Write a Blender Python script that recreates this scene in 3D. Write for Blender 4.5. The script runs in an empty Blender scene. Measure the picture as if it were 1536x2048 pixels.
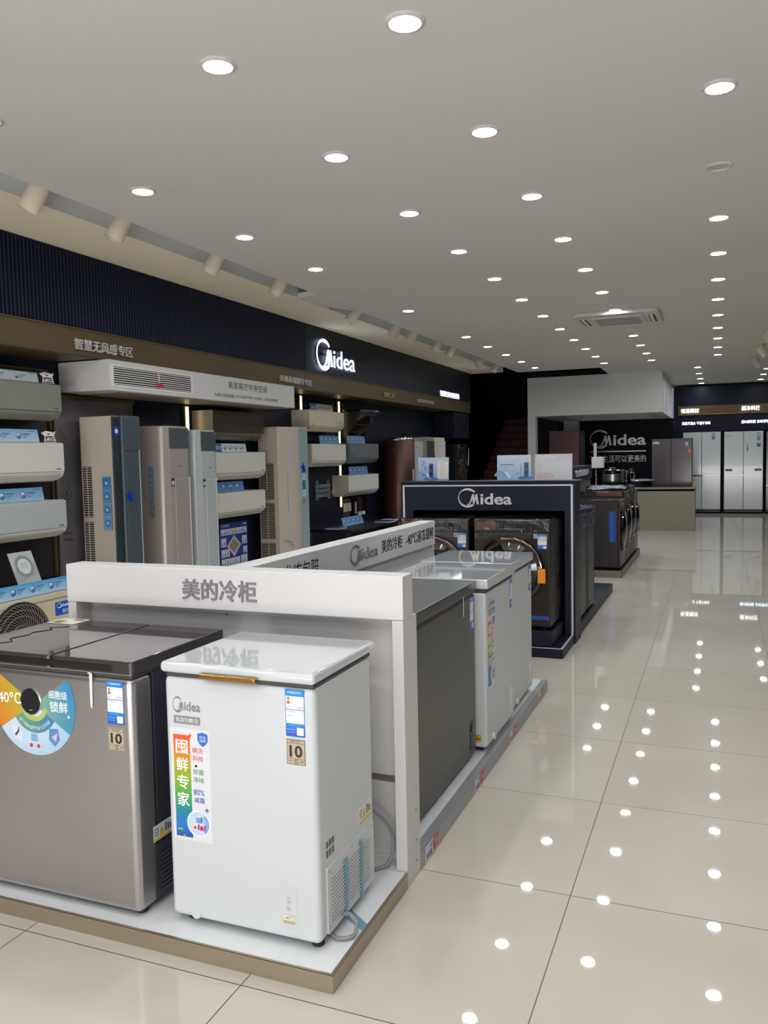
import bpy, bmesh, math, random
from mathutils import Vector, Matrix
random.seed(7)
S = bpy.context.scene
COL = S.collection
PI = math.pi

# ------------------------------------------------------------------ camera
FPX, PITCH, ROLL, YAW, HC = 1658.11, 0.0669, -0.0202, 0.3824, 1.496
cy_, sy_ = math.cos(YAW), math.sin(YAW)
fwd = Vector((-sy_*math.cos(PITCH), cy_*math.cos(PITCH), -math.sin(PITCH)))
r0 = Vector((cy_, sy_, 0)); u0 = r0.cross(fwd)
cr, sr = math.cos(ROLL), math.sin(ROLL)
right = cr*r0 + sr*u0
upv = -sr*r0 + cr*u0
cam = bpy.data.cameras.new('camera')
cam.sensor_fit = 'HORIZONTAL'; cam.sensor_width = 36.0; cam.lens = FPX/1536*36.0
cam.clip_start = 0.02; cam.clip_end = 100
co = bpy.data.objects.new('camera', cam); COL.objects.link(co)
co.matrix_world = Matrix(((right.x, upv.x, -fwd.x, 0), (right.y, upv.y, -fwd.y, 0), (right.z, upv.z, -fwd.z, HC), (0, 0, 0, 1)))
S.camera = co

# ------------------------------------------------------------------ light and exposure
S.view_settings.view_transform = 'Standard'; S.view_settings.look = 'None'
S.view_settings.gamma = 1.0; S.view_settings.use_curve_mapping = False
S.view_settings.exposure = 0.0
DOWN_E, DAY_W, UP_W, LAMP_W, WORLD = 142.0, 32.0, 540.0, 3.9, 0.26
w = bpy.data.worlds.new('world'); S.world = w; w.use_nodes = True
w.node_tree.nodes['Background'].inputs[0].default_value = (0.80, 0.90, 1.0, 1)
w.node_tree.nodes['Background'].inputs[1].default_value = WORLD
al = bpy.data.lights.new('shopfront_daylight', 'AREA'); al.shape = 'RECTANGLE'; al.size = 7.0; al.size_y = 2.5
al.energy = DAY_W; al.color = (0.93, 0.97, 1.0)
ao = bpy.data.objects.new('shopfront_daylight', al); COL.objects.link(ao)
ao.location = (-0.6, -3.05, 1.35); ao.rotation_euler = (PI/2, 0, 0)
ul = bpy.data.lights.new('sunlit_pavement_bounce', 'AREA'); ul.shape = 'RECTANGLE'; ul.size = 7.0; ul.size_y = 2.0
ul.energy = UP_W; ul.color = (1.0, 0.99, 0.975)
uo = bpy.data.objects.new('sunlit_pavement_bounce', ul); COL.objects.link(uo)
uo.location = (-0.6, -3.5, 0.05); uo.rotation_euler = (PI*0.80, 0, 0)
try:
    S.cycles.use_denoising = True
    S.cycles.max_bounces = 8; S.cycles.diffuse_bounces = 4; S.cycles.glossy_bounces = 4
    S.cycles.transparent_max_bounces = 12
    S.cycles.caustics_reflective = False; S.cycles.caustics_refractive = False
    S.cycles.sample_clamp_indirect = 4.0
except Exception:
    pass

# the downlight rows carry on towards the shopfront, over and behind the camera: the light of those lamps
for X, Y0, D, k1 in ((-3.047, 3.992, 1.0976, 5), (-1.820, 2.880, 1.0893, 4), (-1.038, 2.875, 1.0886, 4), (0.001, 3.915, 1.0686, 5)):
    for k in range(1 if Y0 < 3 else 2, k1+1) if X < -0.5 else range(1, k1+1):
        sl = bpy.data.lights.new('downlight_lamp', 'AREA'); sl.shape = 'DISK'; sl.size = 0.115; sl.energy = LAMP_W; sl.color = (0.93, 0.97, 1.0)
        so = bpy.data.objects.new('downlight_lamp', sl); COL.objects.link(so); so.location = (X, Y0-D*k, 3.03)

# ------------------------------------------------------------------ materials
def lin(c):
    o = []
    for x in c[:3]:
        x = x/255.0
        o.append(x/12.92 if x <= 0.04045 else ((x+0.055)/1.055)**2.4)
    return (o[0], o[1], o[2], 1.0)

MT = {}
def mat(name, rgb, rough=0.5, metal=0.0, var=0.04, scale=6.0, spec=0.5, coat=0.0, bump=0.0, stretch=None, trans=None):
    m = bpy.data.materials.new(name); m.use_nodes = True
    nt = m.node_tree; N = nt.nodes; L = nt.links
    b = N['Principled BSDF']
    tc = N.new('ShaderNodeTexCoord'); mp = N.new('ShaderNodeMapping')
    L.new(tc.outputs['Object'], mp.inputs[0])
    if stretch: mp.inputs['Scale'].default_value = stretch
    nz = N.new('ShaderNodeTexNoise'); nz.inputs['Scale'].default_value = scale; nz.inputs['Detail'].default_value = 4
    L.new(mp.outputs[0], nz.inputs[0])
    mx = N.new('ShaderNodeMix'); mx.data_type = 'RGBA'
    c = lin(rgb)
    mx.inputs[6].default_value = tuple(min(1, x*(1-var)) for x in c[:3])+(1,)
    mx.inputs[7].default_value = tuple(min(1, x*(1+var)) for x in c[:3])+(1,)
    L.new(nz.outputs[0], mx.inputs[0]); L.new(mx.outputs[2], b.inputs['Base Color'])
    mr = N.new('ShaderNodeMapRange'); mr.inputs[3].default_value = max(0.01, rough*0.9); mr.inputs[4].default_value = min(1, rough*1.1)
    L.new(nz.outputs[0], mr.inputs[0]); L.new(mr.outputs[0], b.inputs['Roughness'])
    b.inputs['Metallic'].default_value = metal
    b.inputs['Specular IOR Level'].default_value = spec
    if coat:
        b.inputs['Coat Weight'].default_value = coat; b.inputs['Coat Roughness'].default_value = 0.04
    if bump:
        bp = N.new('ShaderNodeBump'); bp.inputs['Strength'].default_value = bump; bp.inputs['Distance'].default_value = 0.01
        L.new(nz.outputs[0], bp.inputs['Height']); L.new(bp.outputs[0], b.inputs['Normal'])
    MT[name] = m
    return m
def emit(name, rgb, strength):
    m = bpy.data.materials.new(name); m.use_nodes = True
    nt = m.node_tree; nt.nodes.clear()
    e = nt.nodes.new('ShaderNodeEmission'); o = nt.nodes.new('ShaderNodeOutputMaterial')
    e.inputs[0].default_value = lin(rgb); e.inputs[1].default_value = strength
    nt.links.new(e.outputs[0], o.inputs[0]); MT[name] = m
def film(name, tint, gloss, rough=0.12, scale=9.0):
    m = bpy.data.materials.new(name); m.use_nodes = True
    nt = m.node_tree; N = nt.nodes; L = nt.links; N.clear()
    t = N.new('ShaderNodeBsdfTransparent'); g = N.new('ShaderNodeBsdfGlossy'); mx = N.new('ShaderNodeMixShader')
    o = N.new('ShaderNodeOutputMaterial'); nz = N.new('ShaderNodeTexNoise'); bp = N.new('ShaderNodeBump'); tc = N.new('ShaderNodeTexCoord')
    t.inputs[0].default_value = tint; g.inputs['Roughness'].default_value = rough
    g.inputs[0].default_value = (0.9, 0.9, 0.9, 1)
    nz.inputs['Scale'].default_value = scale; nz.inputs['Detail'].default_value = 5
    bp.inputs['Strength'].default_value = 0.9; bp.inputs['Distance'].default_value = 0.03
    L.new(tc.outputs['Object'], nz.inputs[0]); L.new(nz.outputs[0], bp.inputs['Height']); L.new(bp.outputs[0], g.inputs['Normal'])
    mx.inputs[0].default_value = gloss
    L.new(t.outputs[0], mx.inputs[1]); L.new(g.outputs[0], mx.inputs[2]); L.new(mx.outputs[0], o.inputs[0])
    MT[name] = m
def prints():
    m = bpy.data.materials.new('print'); m.use_nodes = True
    nt = m.node_tree; N = nt.nodes; b = N['Principled BSDF']
    a = N.new('ShaderNodeAttribute'); a.attribute_name = 'Col'
    nt.links.new(a.outputs['Color'], b.inputs['Base Color'])
    b.inputs['Roughness'].default_value = 0.35
    MT['print'] = m
prints()
mat('white_gloss', (206, 209, 211), 0.06, var=0.01, coat=1.0)
mat('white_body', (205, 209, 212), 0.32, var=0.01)
mat('white_board', (212, 209, 208), 0.45, var=0.015)
mat('white_trim', (226, 226, 224), 0.5, var=0.02)
mat('plinth_white', (236, 238, 239), 0.38, var=0.05, scale=9)
mat('plinth_edge', (176, 164, 144), 0.30, metal=0.75, var=0.08, scale=3, stretch=(1, 1, 12))
mat('plinth2_edge', (168, 170, 170), 0.38, metal=0.3, var=0.05)
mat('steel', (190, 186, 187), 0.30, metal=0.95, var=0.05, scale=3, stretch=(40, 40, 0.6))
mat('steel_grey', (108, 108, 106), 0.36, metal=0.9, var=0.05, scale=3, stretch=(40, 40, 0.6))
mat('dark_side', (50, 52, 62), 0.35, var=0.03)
mat('lid_glass', (92, 84, 86), 0.05, metal=0.35, var=0.02, coat=0.6)
mat('lid_dark', (58, 54, 54), 0.25, var=0.03)
mat('gasket', (70, 66, 66), 0.5)
mat('gold', (190, 146, 74), 0.12, metal=1.0, var=0.03)
mat('gold_band', (92, 74, 40), 0.42, metal=0.25, var=0.06, scale=2)
mat('black', (22, 22, 24), 0.35)
mat('black_gloss', (12, 12, 14), 0.06, coat=0.4)
mat('rubber', (30, 30, 32), 0.7)
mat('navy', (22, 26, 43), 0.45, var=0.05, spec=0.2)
mat('navy_rib', (28, 33, 52), 0.45, var=0.05, spec=0.2)
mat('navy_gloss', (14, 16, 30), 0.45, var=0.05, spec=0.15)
mat('navy_plinth', (28, 31, 49), 0.40, var=0.05, spec=0.25)
mat('dark_void', (14, 14, 16), 0.8)
mat('ceiling', (218, 216, 213), 0.85, var=0.012, scale=1.5)
mat('ceiling_cream_glow', (248, 238, 212), 0.8, var=0.02, scale=1.5)  # cream paint, lightened in place of a warm glow along the strip
mat('groove', (214, 216, 216), 0.7)
mat('lamp_cream', (214, 203, 182), 0.45, var=0.02)
mat('cable', (138, 138, 140), 0.45)
mat('cream', (214, 204, 178), 0.45, var=0.03)
mat('beige', (196, 184, 172), 0.42, var=0.02)
mat('beige_dark', (150, 138, 126), 0.42, var=0.03)
mat('champagne', (176, 166, 158), 0.32, metal=0.25, var=0.03)
mat('silver_white', (190, 195, 196), 0.30, metal=0.15, var=0.03)
mat('ac_white', (216, 213, 206), 0.35, var=0.02)
mat('ac_grey', (134, 136, 126), 0.35, var=0.03)
mat('ac_slate', (104, 112, 114), 0.30, var=0.03)
mat('ac_brown', (88, 82, 74), 0.12, metal=0.3, var=0.05)
mat('slate', (70, 84, 90), 0.30, var=0.04)
mat('slate_dark', (44, 54, 58), 0.30, var=0.04)
mat('aqua', (150, 170, 172), 0.15, var=0.04)
mat('screen_grey', (84, 90, 94), 0.12, var=0.03)
mat('vent_dark', (34, 30, 26), 0.7)
mat('rose_brown', (88, 60, 52), 0.25, metal=0.6, var=0.06, stretch=(30, 30, 0.4))
mat('tower_grey', (70, 72, 80), 0.3, metal=0.2)
mat('wm_brown', (56, 47, 41), 0.28, metal=0.4, var=0.06, stretch=(1, 1, 30), scale=3)
mat('wm_side', (38, 33, 31), 0.40, var=0.06)
mat('wm_green', (92, 98, 92), 0.30, metal=0.4, var=0.05)
mat('copper', (128, 80, 64), 0.3, metal=0.4, var=0.2, scale=14)
mat('chrome', (200, 200, 200), 0.12, metal=1.0)
mat('chrome_dark', (96, 84, 78), 0.10, metal=1.0)
mat('letter_grey', (128, 124, 130), 0.4)
mat('letter_black', (26, 26, 28), 0.5)
mat('letter_silver', (206, 200, 196), 0.28, metal=0.5)
mat('letter_white', (222, 220, 222), 0.35)
mat('letter_gold', (214, 180, 96), 0.3, metal=0.6)
mat('taupe', (146, 140, 126), 0.45, var=0.03)
mat('taupe_edge', (128, 118, 106), 0.4, var=0.05)
mat('olive_panel', (118, 118, 108), 0.45)
mat('cond_cream', (202, 192, 162), 0.45, var=0.02)
mat('fr_white', (216, 222, 222), 0.14, var=0.02, coat=0.3)
mat('fr_brown', (98, 86, 88), 0.15, metal=0.1, var=0.03)
mat('fr_red', (96, 60, 60), 0.22, metal=0.4, var=0.05)
mat('fr_dark', (40, 40, 44), 0.4)
mat('orange', (250, 150, 30), 0.4)
mat('blue_tape', (34, 78, 168), 0.35)
mat('tape_teal', (120, 170, 192), 0.4, var=0.08)
mat('blue_ribbon', (24, 62, 190), 0.25)
mat('stair_red', (86, 18, 22), 0.5)
mat('ink_panel', (104, 100, 102), 0.5, var=0.35, scale=1.6)
emit('down_lit', (244, 250, 255), DOWN_E)
emit('led_warm', (255, 230, 165), 2.4)
emit('sign_lit', (214, 232, 255), 4.0)
emit('sign_lit_far', (225, 238, 255), 3.0)
emit('screen_lit', (180, 190, 240), 0.8)
film('wrap', (0.93, 0.93, 0.93, 1), 0.08)
film('wrap_blue', (0.55, 0.66, 0.95, 1), 0.25)
film('acrylic', (0.97, 0.98, 1.0, 1), 0.04, rough=0.03, scale=1.0)

def floor_mat():
    m = bpy.data.materials.new('floor_tiles'); m.use_nodes = True
    nt = m.node_tree; N = nt.nodes; L = nt.links; b = N['Principled BSDF']
    g = N.new('ShaderNodeNewGeometry'); sp = N.new('ShaderNodeSeparateXYZ'); L.new(g.outputs['Position'], sp.inputs[0])
    def edge(out, off):
        a = N.new('ShaderNodeMath'); a.operation = 'SUBTRACT'; a.inputs[1].default_value = off; L.new(out, a.inputs[0])
        d = N.new('ShaderNodeMath'); d.operation = 'DIVIDE'; d.inputs[1].default_value = 0.8; L.new(a.outputs[0], d.inputs[0])
        p = N.new('ShaderNodeMath'); p.operation = 'PINGPONG'; p.inputs[1].default_value = 0.5; L.new(d.outputs[0], p.inputs[0])
        fl = N.new('ShaderNodeMath'); fl.operation = 'FLOOR'; L.new(d.outputs[0], fl.inputs[0])
        return p.outputs[0], fl.outputs[0]
    ex, fx = edge(sp.outputs[0], -0.451); ey, fy = edge(sp.outputs[1], 2.743)
    mn = N.new('ShaderNodeMath'); mn.operation = 'MINIMUM'; L.new(ex, mn.inputs[0]); L.new(ey, mn.inputs[1])
    lt = N.new('ShaderNodeMath'); lt.operation = 'LESS_THAN'; lt.inputs[1].default_value = 0.0022; L.new(mn.outputs[0], lt.inputs[0])
    cb = N.new('ShaderNodeCombineXYZ'); L.new(fx, cb.inputs[0]); L.new(fy, cb.inputs[1])
    wn = N.new('ShaderNodeTexWhiteNoise'); L.new(cb.outputs[0], wn.inputs[0])
    nz = N.new('ShaderNodeTexNoise'); nz.inputs['Scale'].default_value = 2.2; nz.inputs['Detail'].default_value = 6; L.new(g.outputs['Position'], nz.inputs[0])
    av = N.new('ShaderNodeMath'); av.operation = 'MULTIPLY_ADD'; av.inputs[1].default_value = 0.35; L.new(wn.outputs[0], av.inputs[0]); L.new(nz.outputs[0], av.inputs[2])
    r = N.new('ShaderNodeValToRGB'); L.new(av.outputs[0], r.inputs[0])
    r.color_ramp.elements[0].position = 0.3; r.color_ramp.elements[0].color = lin((208, 199, 184))
    r.color_ramp.elements[1].position = 0.95; r.color_ramp.elements[1].color = lin((219, 211, 198))
    mx = N.new('ShaderNodeMix'); mx.data_type = 'RGBA'; L.new(lt.outputs[0], mx.inputs[0]); L.new(r.outputs[0], mx.inputs[6])
    mx.inputs[7].default_value = lin((92, 80, 66)); L.new(mx.outputs[2], b.inputs['Base Color'])
    rg = N.new('ShaderNodeMath'); rg.operation = 'MULTIPLY_ADD'; rg.inputs[1].default_value = 0.4; rg.inputs[2].default_value = 0.022
    L.new(lt.outputs[0], rg.inputs[0]); L.new(rg.outputs[0], b.inputs['Roughness'])
    b.inputs['IOR'].default_value = 1.52
    MT['floor'] = m
floor_mat()

# ------------------------------------------------------------------ mesh builder
class F:
    """a frame: origin, two in-plane axes and the outward normal"""
    def __init__(s, o, u, v):
        s.o = Vector(o); s.u = Vector(u).normalized(); s.v = Vector(v).normalized(); s.n = s.u.cross(s.v)
    def p(s, a, b, c=0.0):
        return s.o + s.u*a + s.v*b + s.n*c
def FX(x): return F((x, 0, 0), (0, 1, 0), (0, 0, 1))       # faces +X, a = world Y, b = world Z
def FY(y): return F((0, y, 0), (1, 0, 0), (0, 0, 1))       # faces -Y, a = X, b = Z
def FZ(z): return F((0, 0, z), (1, 0, 0), (0, 1, 0))       # faces +Z, a = X, b = Y

_txt = {}
def textmesh(s, bold, ext):
    k = (s, bold, ext)
    if k not in _txt:
        c = bpy.data.curves.new('t', 'FONT'); c.body = s; c.resolution_u = 3; c.offset = bold; c.extrude = 0.5 if ext else 0.0
        o = bpy.data.objects.new('t', c)
        m = bpy.data.meshes.new_from_object(o)
        vs = [v.co.copy() for v in m.vertices]; fs = [tuple(p.vertices) for p in m.polygons]
        bpy.data.objects.remove(o); bpy.data.meshes.remove(m); bpy.data.curves.remove(c)
        xs = [v.x for v in vs]; ys = [v.y for v in vs]
        x0, x1, y0, y1 = min(xs), max(xs), min(ys), max(ys)
        _txt[k] = ([((v.x-x0)/(x1-x0), (v.y-y0)/(y1-y0), v.z+0.5) for v in vs], fs)
    return _txt[k]
LOGO_M = [(0.30, 0.125), (0.44, 0.135), (0.55, 0.20), (0.63, 0.33), (0.755, 0.69), (0.835, 0.69), (0.85, 0.42), (0.925, 0.69), (1.0, 0.69), (1.09, 0.17), (0.975, 0.17), (0.935, 0.47), (0.85, 0.17), (0.775, 0.17), (0.765, 0.47), (0.69, 0.28), (0.60, 0.17), (0.47, 0.10)]

class MB:
    def __init__(s, o=(0, 0, 0)):
        s.v = []; s.f = []; s.m = []; s.c = []; s.o = Vector(o); s.wn = False
    def add(s, vs, fs, m, cols=None):
        n = len(s.v); s.v += [Vector(v)-s.o for v in vs]
        for f in fs:
            s.f.append(tuple(i+n for i in f))
            if isinstance(m, tuple):
                s.m.append('print')
                s.c.append([lin(cols[i]) for i in f] if cols else [lin(m)]*len(f))
            else:
                s.m.append(m); s.c.append(None)
        return s
    def bm(s, b, m):
        b.verts.index_update()
        return s.add([v.co.copy() for v in b.verts], [tuple(v.index for v in f.verts) for f in b.faces], m)
    def box(s, x0, y0, z0, x1, y1, z1, m, b=0.0, seg=2, only=None):
        vs = [Vector((x, y, z)) for x in (x0, x1) for y in (y0, y1) for z in (z0, z1)]
        fs = [(0, 1, 3, 2), (4, 6, 7, 5), (0, 4, 5, 1), (2, 3, 7, 6), (0, 2, 6, 4), (1, 5, 7, 3)]
        if b <= 0: return s.add(vs, fs, m)
        s.wn = True
        k = bmesh.new(); bv = [k.verts.new(v) for v in vs]
        for f in fs: k.faces.new([bv[i] for i in f])
        k.normal_update()
        ed = [e for e in k.edges if only is None or only(e)]
        bmesh.ops.bevel(k, geom=ed, offset=b, segments=seg, profile=0.5, affect='EDGES')
        s.bm(k, m); k.free(); return s
    def prism(s, poly, fr, d, m, b=0.0, seg=2, c0=0.0):
        """polygon in the frame's plane, pushed out by d along its normal"""
        n = len(poly)
        ar = sum(poly[i][0]*poly[(i+1) % n][1]-poly[(i+1) % n][0]*poly[i][1] for i in range(n))
        if ar < 0: poly = poly[::-1]
        if d < 0: c0, d = c0+d, -d
        vs = [fr.p(a, q, c0) for a, q in poly]+[fr.p(a, q, c0+d) for a, q in poly]
        fs = [tuple(range(n))[::-1], tuple(range(n, 2*n))]+[(i, (i+1) % n, n+(i+1) % n, n+i) for i in range(n)]
        if b <= 0: return s.add(vs, fs, m)
        s.wn = True
        k = bmesh.new(); bv = [k.verts.new(v) for v in vs]
        for f in fs: k.faces.new([bv[i] for i in f])
        bmesh.ops.recalc_face_normals(k, faces=k.faces)
        k.normal_update()
        ed = [e for e in k.edges if e.calc_face_angle(0) > 0.5]
        bmesh.ops.bevel(k, geom=ed, offset=b, segments=seg, profile=0.5, affect='EDGES', clamp_overlap=True)
        s.bm(k, m); k.free(); return s
    def flat(s, poly, fr, m, c=0.0, cols=None):
        n = len(poly)
        ar = sum(poly[i][0]*poly[(i+1) % n][1]-poly[(i+1) % n][0]*poly[i][1] for i in range(n))
        if ar < 0:
            poly = poly[::-1]; cols = cols[::-1] if cols else None
        return s.add([fr.p(a, b, c) for a, b in poly], [tuple(range(n))], m, cols)
    def rect(s, fr, a0, b0, a1, b1, m, c=0.0, th=0.0, top=None):
        """flat (or th thick) rectangle; top = a second print colour for the b1 edge"""
        if th > 0: return s.prism([(a0, b0), (a1, b0), (a1, b1), (a0, b1)], fr, th, m, c0=c)
        cols = [m, m, top, top] if top else None
        return s.flat([(a0, b0), (a1, b0), (a1, b1), (a0, b1)], fr, m, c, cols)
    def rrect(s, fr, a0, b0, a1, b1, r, m, c=0.0, th=0.0, n=5):
        P = []
        for ca, cb, t in ((a1-r, b0+r, -PI/2), (a1-r, b1-r, 0), (a0+r, b1-r, PI/2), (a0+r, b0+r, PI)):
            P += [(ca+r*math.cos(t+PI/2*i/n), cb+r*math.sin(t+PI/2*i/n)) for i in range(n+1)]
        return s.prism(P, fr, th, m, c0=c) if th > 0 else s.flat(P, fr, m, c)
    def disc(s, fr, ca, cb, r, m, c=0.0, n=28, rb=None, th=0.0):
        rb = rb or r
        P = [(ca+r*math.cos(2*PI*i/n), cb+rb*math.sin(2*PI*i/n)) for i in range(n)]
        return s.prism(P, fr, th, m, c0=c) if th > 0 else s.flat(P, fr, m, c)
    def arc(s, fr, ca, cb, ri, ro, t0, t1, m, c=0.0, n=24, th=0.0, col=None):
        """band between two radii from angle t0 to t1; col(t) gives a print colour along it"""
        vs = []; fs = []; cs = []
        for i in range(n+1):
            t = t0+(t1-t0)*i/n
            for r in (ri(t) if callable(ri) else ri, ro(t) if callable(ro) else ro):
                vs.append(fr.p(ca+r*math.cos(t), cb+r*math.sin(t), c+th)); cs.append(col(i/n, 0 if r == ri else 1) if col else None)
        fs = [(2*i, 2*i+1, 2*i+3, 2*i+2) for i in range(n)]
        if th > 0:
            k = len(vs); vs += [v-fr.n*th for v in vs]
            for i in range(n):
                fs += [(2*i+1, k+2*i+1, k+2*i+3, 2*i+3), (k+2*i, 2*i, 2*i+2, k+2*i+2)]
            fs += [(0, k, k+1, 1), (2*n, 2*n+1, k+2*n+1, k+2*n)]
        return s.add(vs, fs, m if not col else (0, 0, 0), cs if col else None)
    def cyl(s, p0, p1, r, m, n=20, r2=None, caps=True):
        p0, p1 = Vector(p0), Vector(p1); d = (p1-p0).normalized(); r2 = r if r2 is None else r2
        u = d.orthogonal().normalized(); v = d.cross(u)
        vs = [p0+(u*math.cos(2*PI*i/n)+v*math.sin(2*PI*i/n))*r for i in range(n)]+[p1+(u*math.cos(2*PI*i/n)+v*math.sin(2*PI*i/n))*r2 for i in range(n)]
        fs = [(i, (i+1) % n, n+(i+1) % n, n+i) for i in range(n)]
        if caps: fs += [tuple(range(n))[::-1], tuple(range(n, 2*n))]
        return s.add(vs, fs, m)
    def lathe(s, prof, fr, m, ca=0.0, cb=0.0, n=32, close=False):
        """(radius, height) profile spun about the frame's normal"""
        k = len(prof); vs = []
        for i in range(n):
            t = 2*PI*i/n
            vs += [fr.p(ca+r*math.cos(t), cb+r*math.sin(t), h) for r, h in prof]
        fs = []
        for i in range(n):
            j = (i+1) % n
            for q in range(k-1 if not close else k):
                w_ = (q+1) % k
                fs.append((i*k+q, j*k+q, j*k+w_, i*k+w_))
        return s.add(vs, fs, m)
    def tube(s, pts, r, m, n=8):
        pts = [Vector(p) for p in pts]; k = len(pts); vs = []; u = None
        for i, p in enumerate(pts):
            d = (pts[min(i+1, k-1)]-pts[max(i-1, 0)]).normalized()
            u = d.orthogonal().normalized() if u is None else (u-d*u.dot(d)).normalized()
            v = d.cross(u)
            vs += [p+(u*math.cos(2*PI*j/n)+v*math.sin(2*PI*j/n))*r for j in range(n)]
        fs = [(i*n+j, i*n+(j+1) % n, (i+1)*n+(j+1) % n, (i+1)*n+j) for i in range(k-1) for j in range(n)]
        fs += [tuple(range(n))[::-1], tuple(range((k-1)*n, k*n))]
        return s.add(vs, fs, m)
    def text(s, fr, t, a0, b0, a1, b1, m, c=0.0, dep=0.0, bold=0.0):
        vs, fs = textmesh(t, bold, dep > 0)
        return s.add([fr.p(a0+(a1-a0)*x, b0+(b1-b0)*y, c+(dep*z if dep else 0)) for x, y, z in vs], fs, m)
    def logo(s, fr, a0, b0, a1, b1, m, c=0.0, dep=0.0, bold=0.03):
        """ring, swooping capital and lower case letters, 2.78 units wide by one high"""
        sa, sb = (a1-a0)/2.78, (b1-b0)
        g = F(fr.p(a0, b0, c), fr.u, fr.v)
        def q(P): return [(x*sa, y*sb) for x, y in P]
        t0, t1, n = math.radians(38), math.radians(318), 36
        out, inn = [], []
        for i in range(n+1):
            t = t0+(t1-t0)*i/n; k = i/n
            th = 0.02+0.075*math.exp(-((k-0.16)/0.17)**2)+0.10*math.exp(-((k-0.86)/0.20)**2)+0.012
            out.append((0.5+0.5*math.cos(t), 0.5+0.5*math.sin(t))); inn.append((0.5+(0.5-th)*math.cos(t), 0.5+(0.5-th)*math.sin(t)))
        for A in range(n):
            P = q([out[A], out[A+1], inn[A+1], inn[A]])
            if dep > 0: s.prism(P, g, dep, m)
            else: s.flat(P, g, m)
        if dep > 0: s.prism(q(LOGO_M), g, dep, m)
        else: s.flat(q(LOGO_M), g, m)
        s.text(g, 'idea', 1.17*sa, 0.155*sb, 2.78*sa, 0.735*sb, m, 0.0, dep, bold)
        return s
    def build(s, name, parent=None, smooth=True):
        me = bpy.data.meshes.new(name)
        me.from_pydata([tuple(v) for v in s.v], [], s.f)
        names = sorted(set(s.m)); ix = {n: i for i, n in enumerate(names)}
        for n in names: me.materials.append(MT[n])
        me.polygons.foreach_set('material_index', [ix[n] for n in s.m])
        if 'print' in ix:
            ca = me.color_attributes.new('Col', 'FLOAT_COLOR', 'CORNER'); buf = []
            for f, c in zip(s.f, s.c):
                for x in (c or [(0.5, 0.5, 0.5, 1)]*len(f)): buf += x
            ca.data.foreach_set('color', buf)
        if smooth:
            me.polygons.foreach_set('use_smooth', [True]*len(s.f)); me.set_sharp_from_angle(angle=math.radians(38))
        if name in ('lid', 'glass_top'):          # keep the big mirror-like faces truly flat
            for p in me.polygons:
                if p.area > 0.004 and max(abs(c) for c in p.normal) > 0.9999: p.use_smooth = False
        me.update()
        o = bpy.data.objects.new(name, me); COL.objects.link(o)
        if parent is not None: o.parent = parent
        if s.wn:
            wm = o.modifiers.new('weighted', 'WEIGHTED_NORMAL'); wm.keep_sharp = True; wm.weight = 100
        return o

def thing(name, label, cat, loc=(0, 0, 0), rz=0.0, group=None):
    o = bpy.data.objects.new(name, None); COL.objects.link(o); o.empty_display_size = 0.1
    o.location = loc; o.rotation_euler = (0, 0, rz); o['label'] = label; o['category'] = cat
    if group: o['group'] = group
    return o
def tag(o, label, cat, group=None, kind=None):
    o['label'] = label; o['category'] = cat
    if group: o['group'] = group
    if kind: o['kind'] = kind
    return o
def struct(o, label=None):
    o['kind'] = 'structure'
    if label: o['label'] = label
    return o
def dup(root, loc, label=None, rz=None, rot=None):
    r = root.copy(); COL.objects.link(r); r.location = loc
    if rz is not None: r.rotation_euler = (0, 0, rz)
    if rot is not None: r.rotation_euler = rot
    if label: r['label'] = label
    for ch in list(root.children):
        c = ch.copy(); COL.objects.link(c); c.parent = r
        for g in list(ch.children):
            d = g.copy(); COL.objects.link(d); d.parent = c
    return r
def lerp(a, b, t): return tuple(x+(y-x)*t for x, y in zip(a, b))

# ================================================================== the setting
CZ = 3.036
struct(MB().box(-7, -3, -0.1, 4.0, 24, 0, 'floor').build('floor'))
b = MB().box(-3.52, -3, CZ, 3.7, 15.7, CZ+0.1, 'ceiling').box(-2.0, 15.7, CZ, 3.7, 21.9, CZ+0.1, 'ceiling')
b.prism([(-3.52, 7.15), (-3.76, 7.22), (-3.76, 8.02), (-3.70, 7.75), (-3.62, 7.96), (-3.52, 8.10)], FZ(CZ-0.006), 0.05, 'ceiling')
struct(b.build('ceiling'), 'pale grey plaster ceiling')
b = MB().box(-4.9, -3, CZ, -3.755, 15.5, CZ+0.1, 'ceiling_cream_glow').box(-3.80, -3, CZ+0.1, -3.50, 15.7, CZ+0.16, 'groove')
struct(b.build('ceiling_strip'), 'cream ceiling strip, lightened for a warm glow, behind the spotlight groove')
struct(MB().box(-3.757, -3, CZ+0.001, -3.752, 15.5, CZ+0.1, 'groove').build('trim_1'), 'grey inner side of the spotlight groove')
struct(MB().box(-4.95, -3, 0, -4.80, 15.5, CZ, 'navy').build('wall_left'))
struct(MB().box(3.6, -3, 0, 3.7, 21.9, CZ, 'navy').build('wall_right'))
b = MB().box(-4.80, -3, 2.482, -4.392, 15.4, CZ-.002, 'navy')
P = [(-4.392, -3.0)]
y = -3.0
while y < 8.55:
    P += [(-4.372, y+0.006), (-4.372, y+0.020), (-4.392, y+0.026), (-4.392, y+0.034)]; y += 0.034
b.prism(P+[(-4.40, y), (-4.40, -3.0)], F((0, 0, 2.482), (1, 0, 0), (0, 1, 0)), CZ-2.484, 'navy_rib')
b.box(-4.392, y, 2.482, -4.372, 15.4, CZ-.002, 'navy')
struct(b.build('wall_fascia', smooth=False), 'ribbed navy bulkhead over the wall displays')
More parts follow.
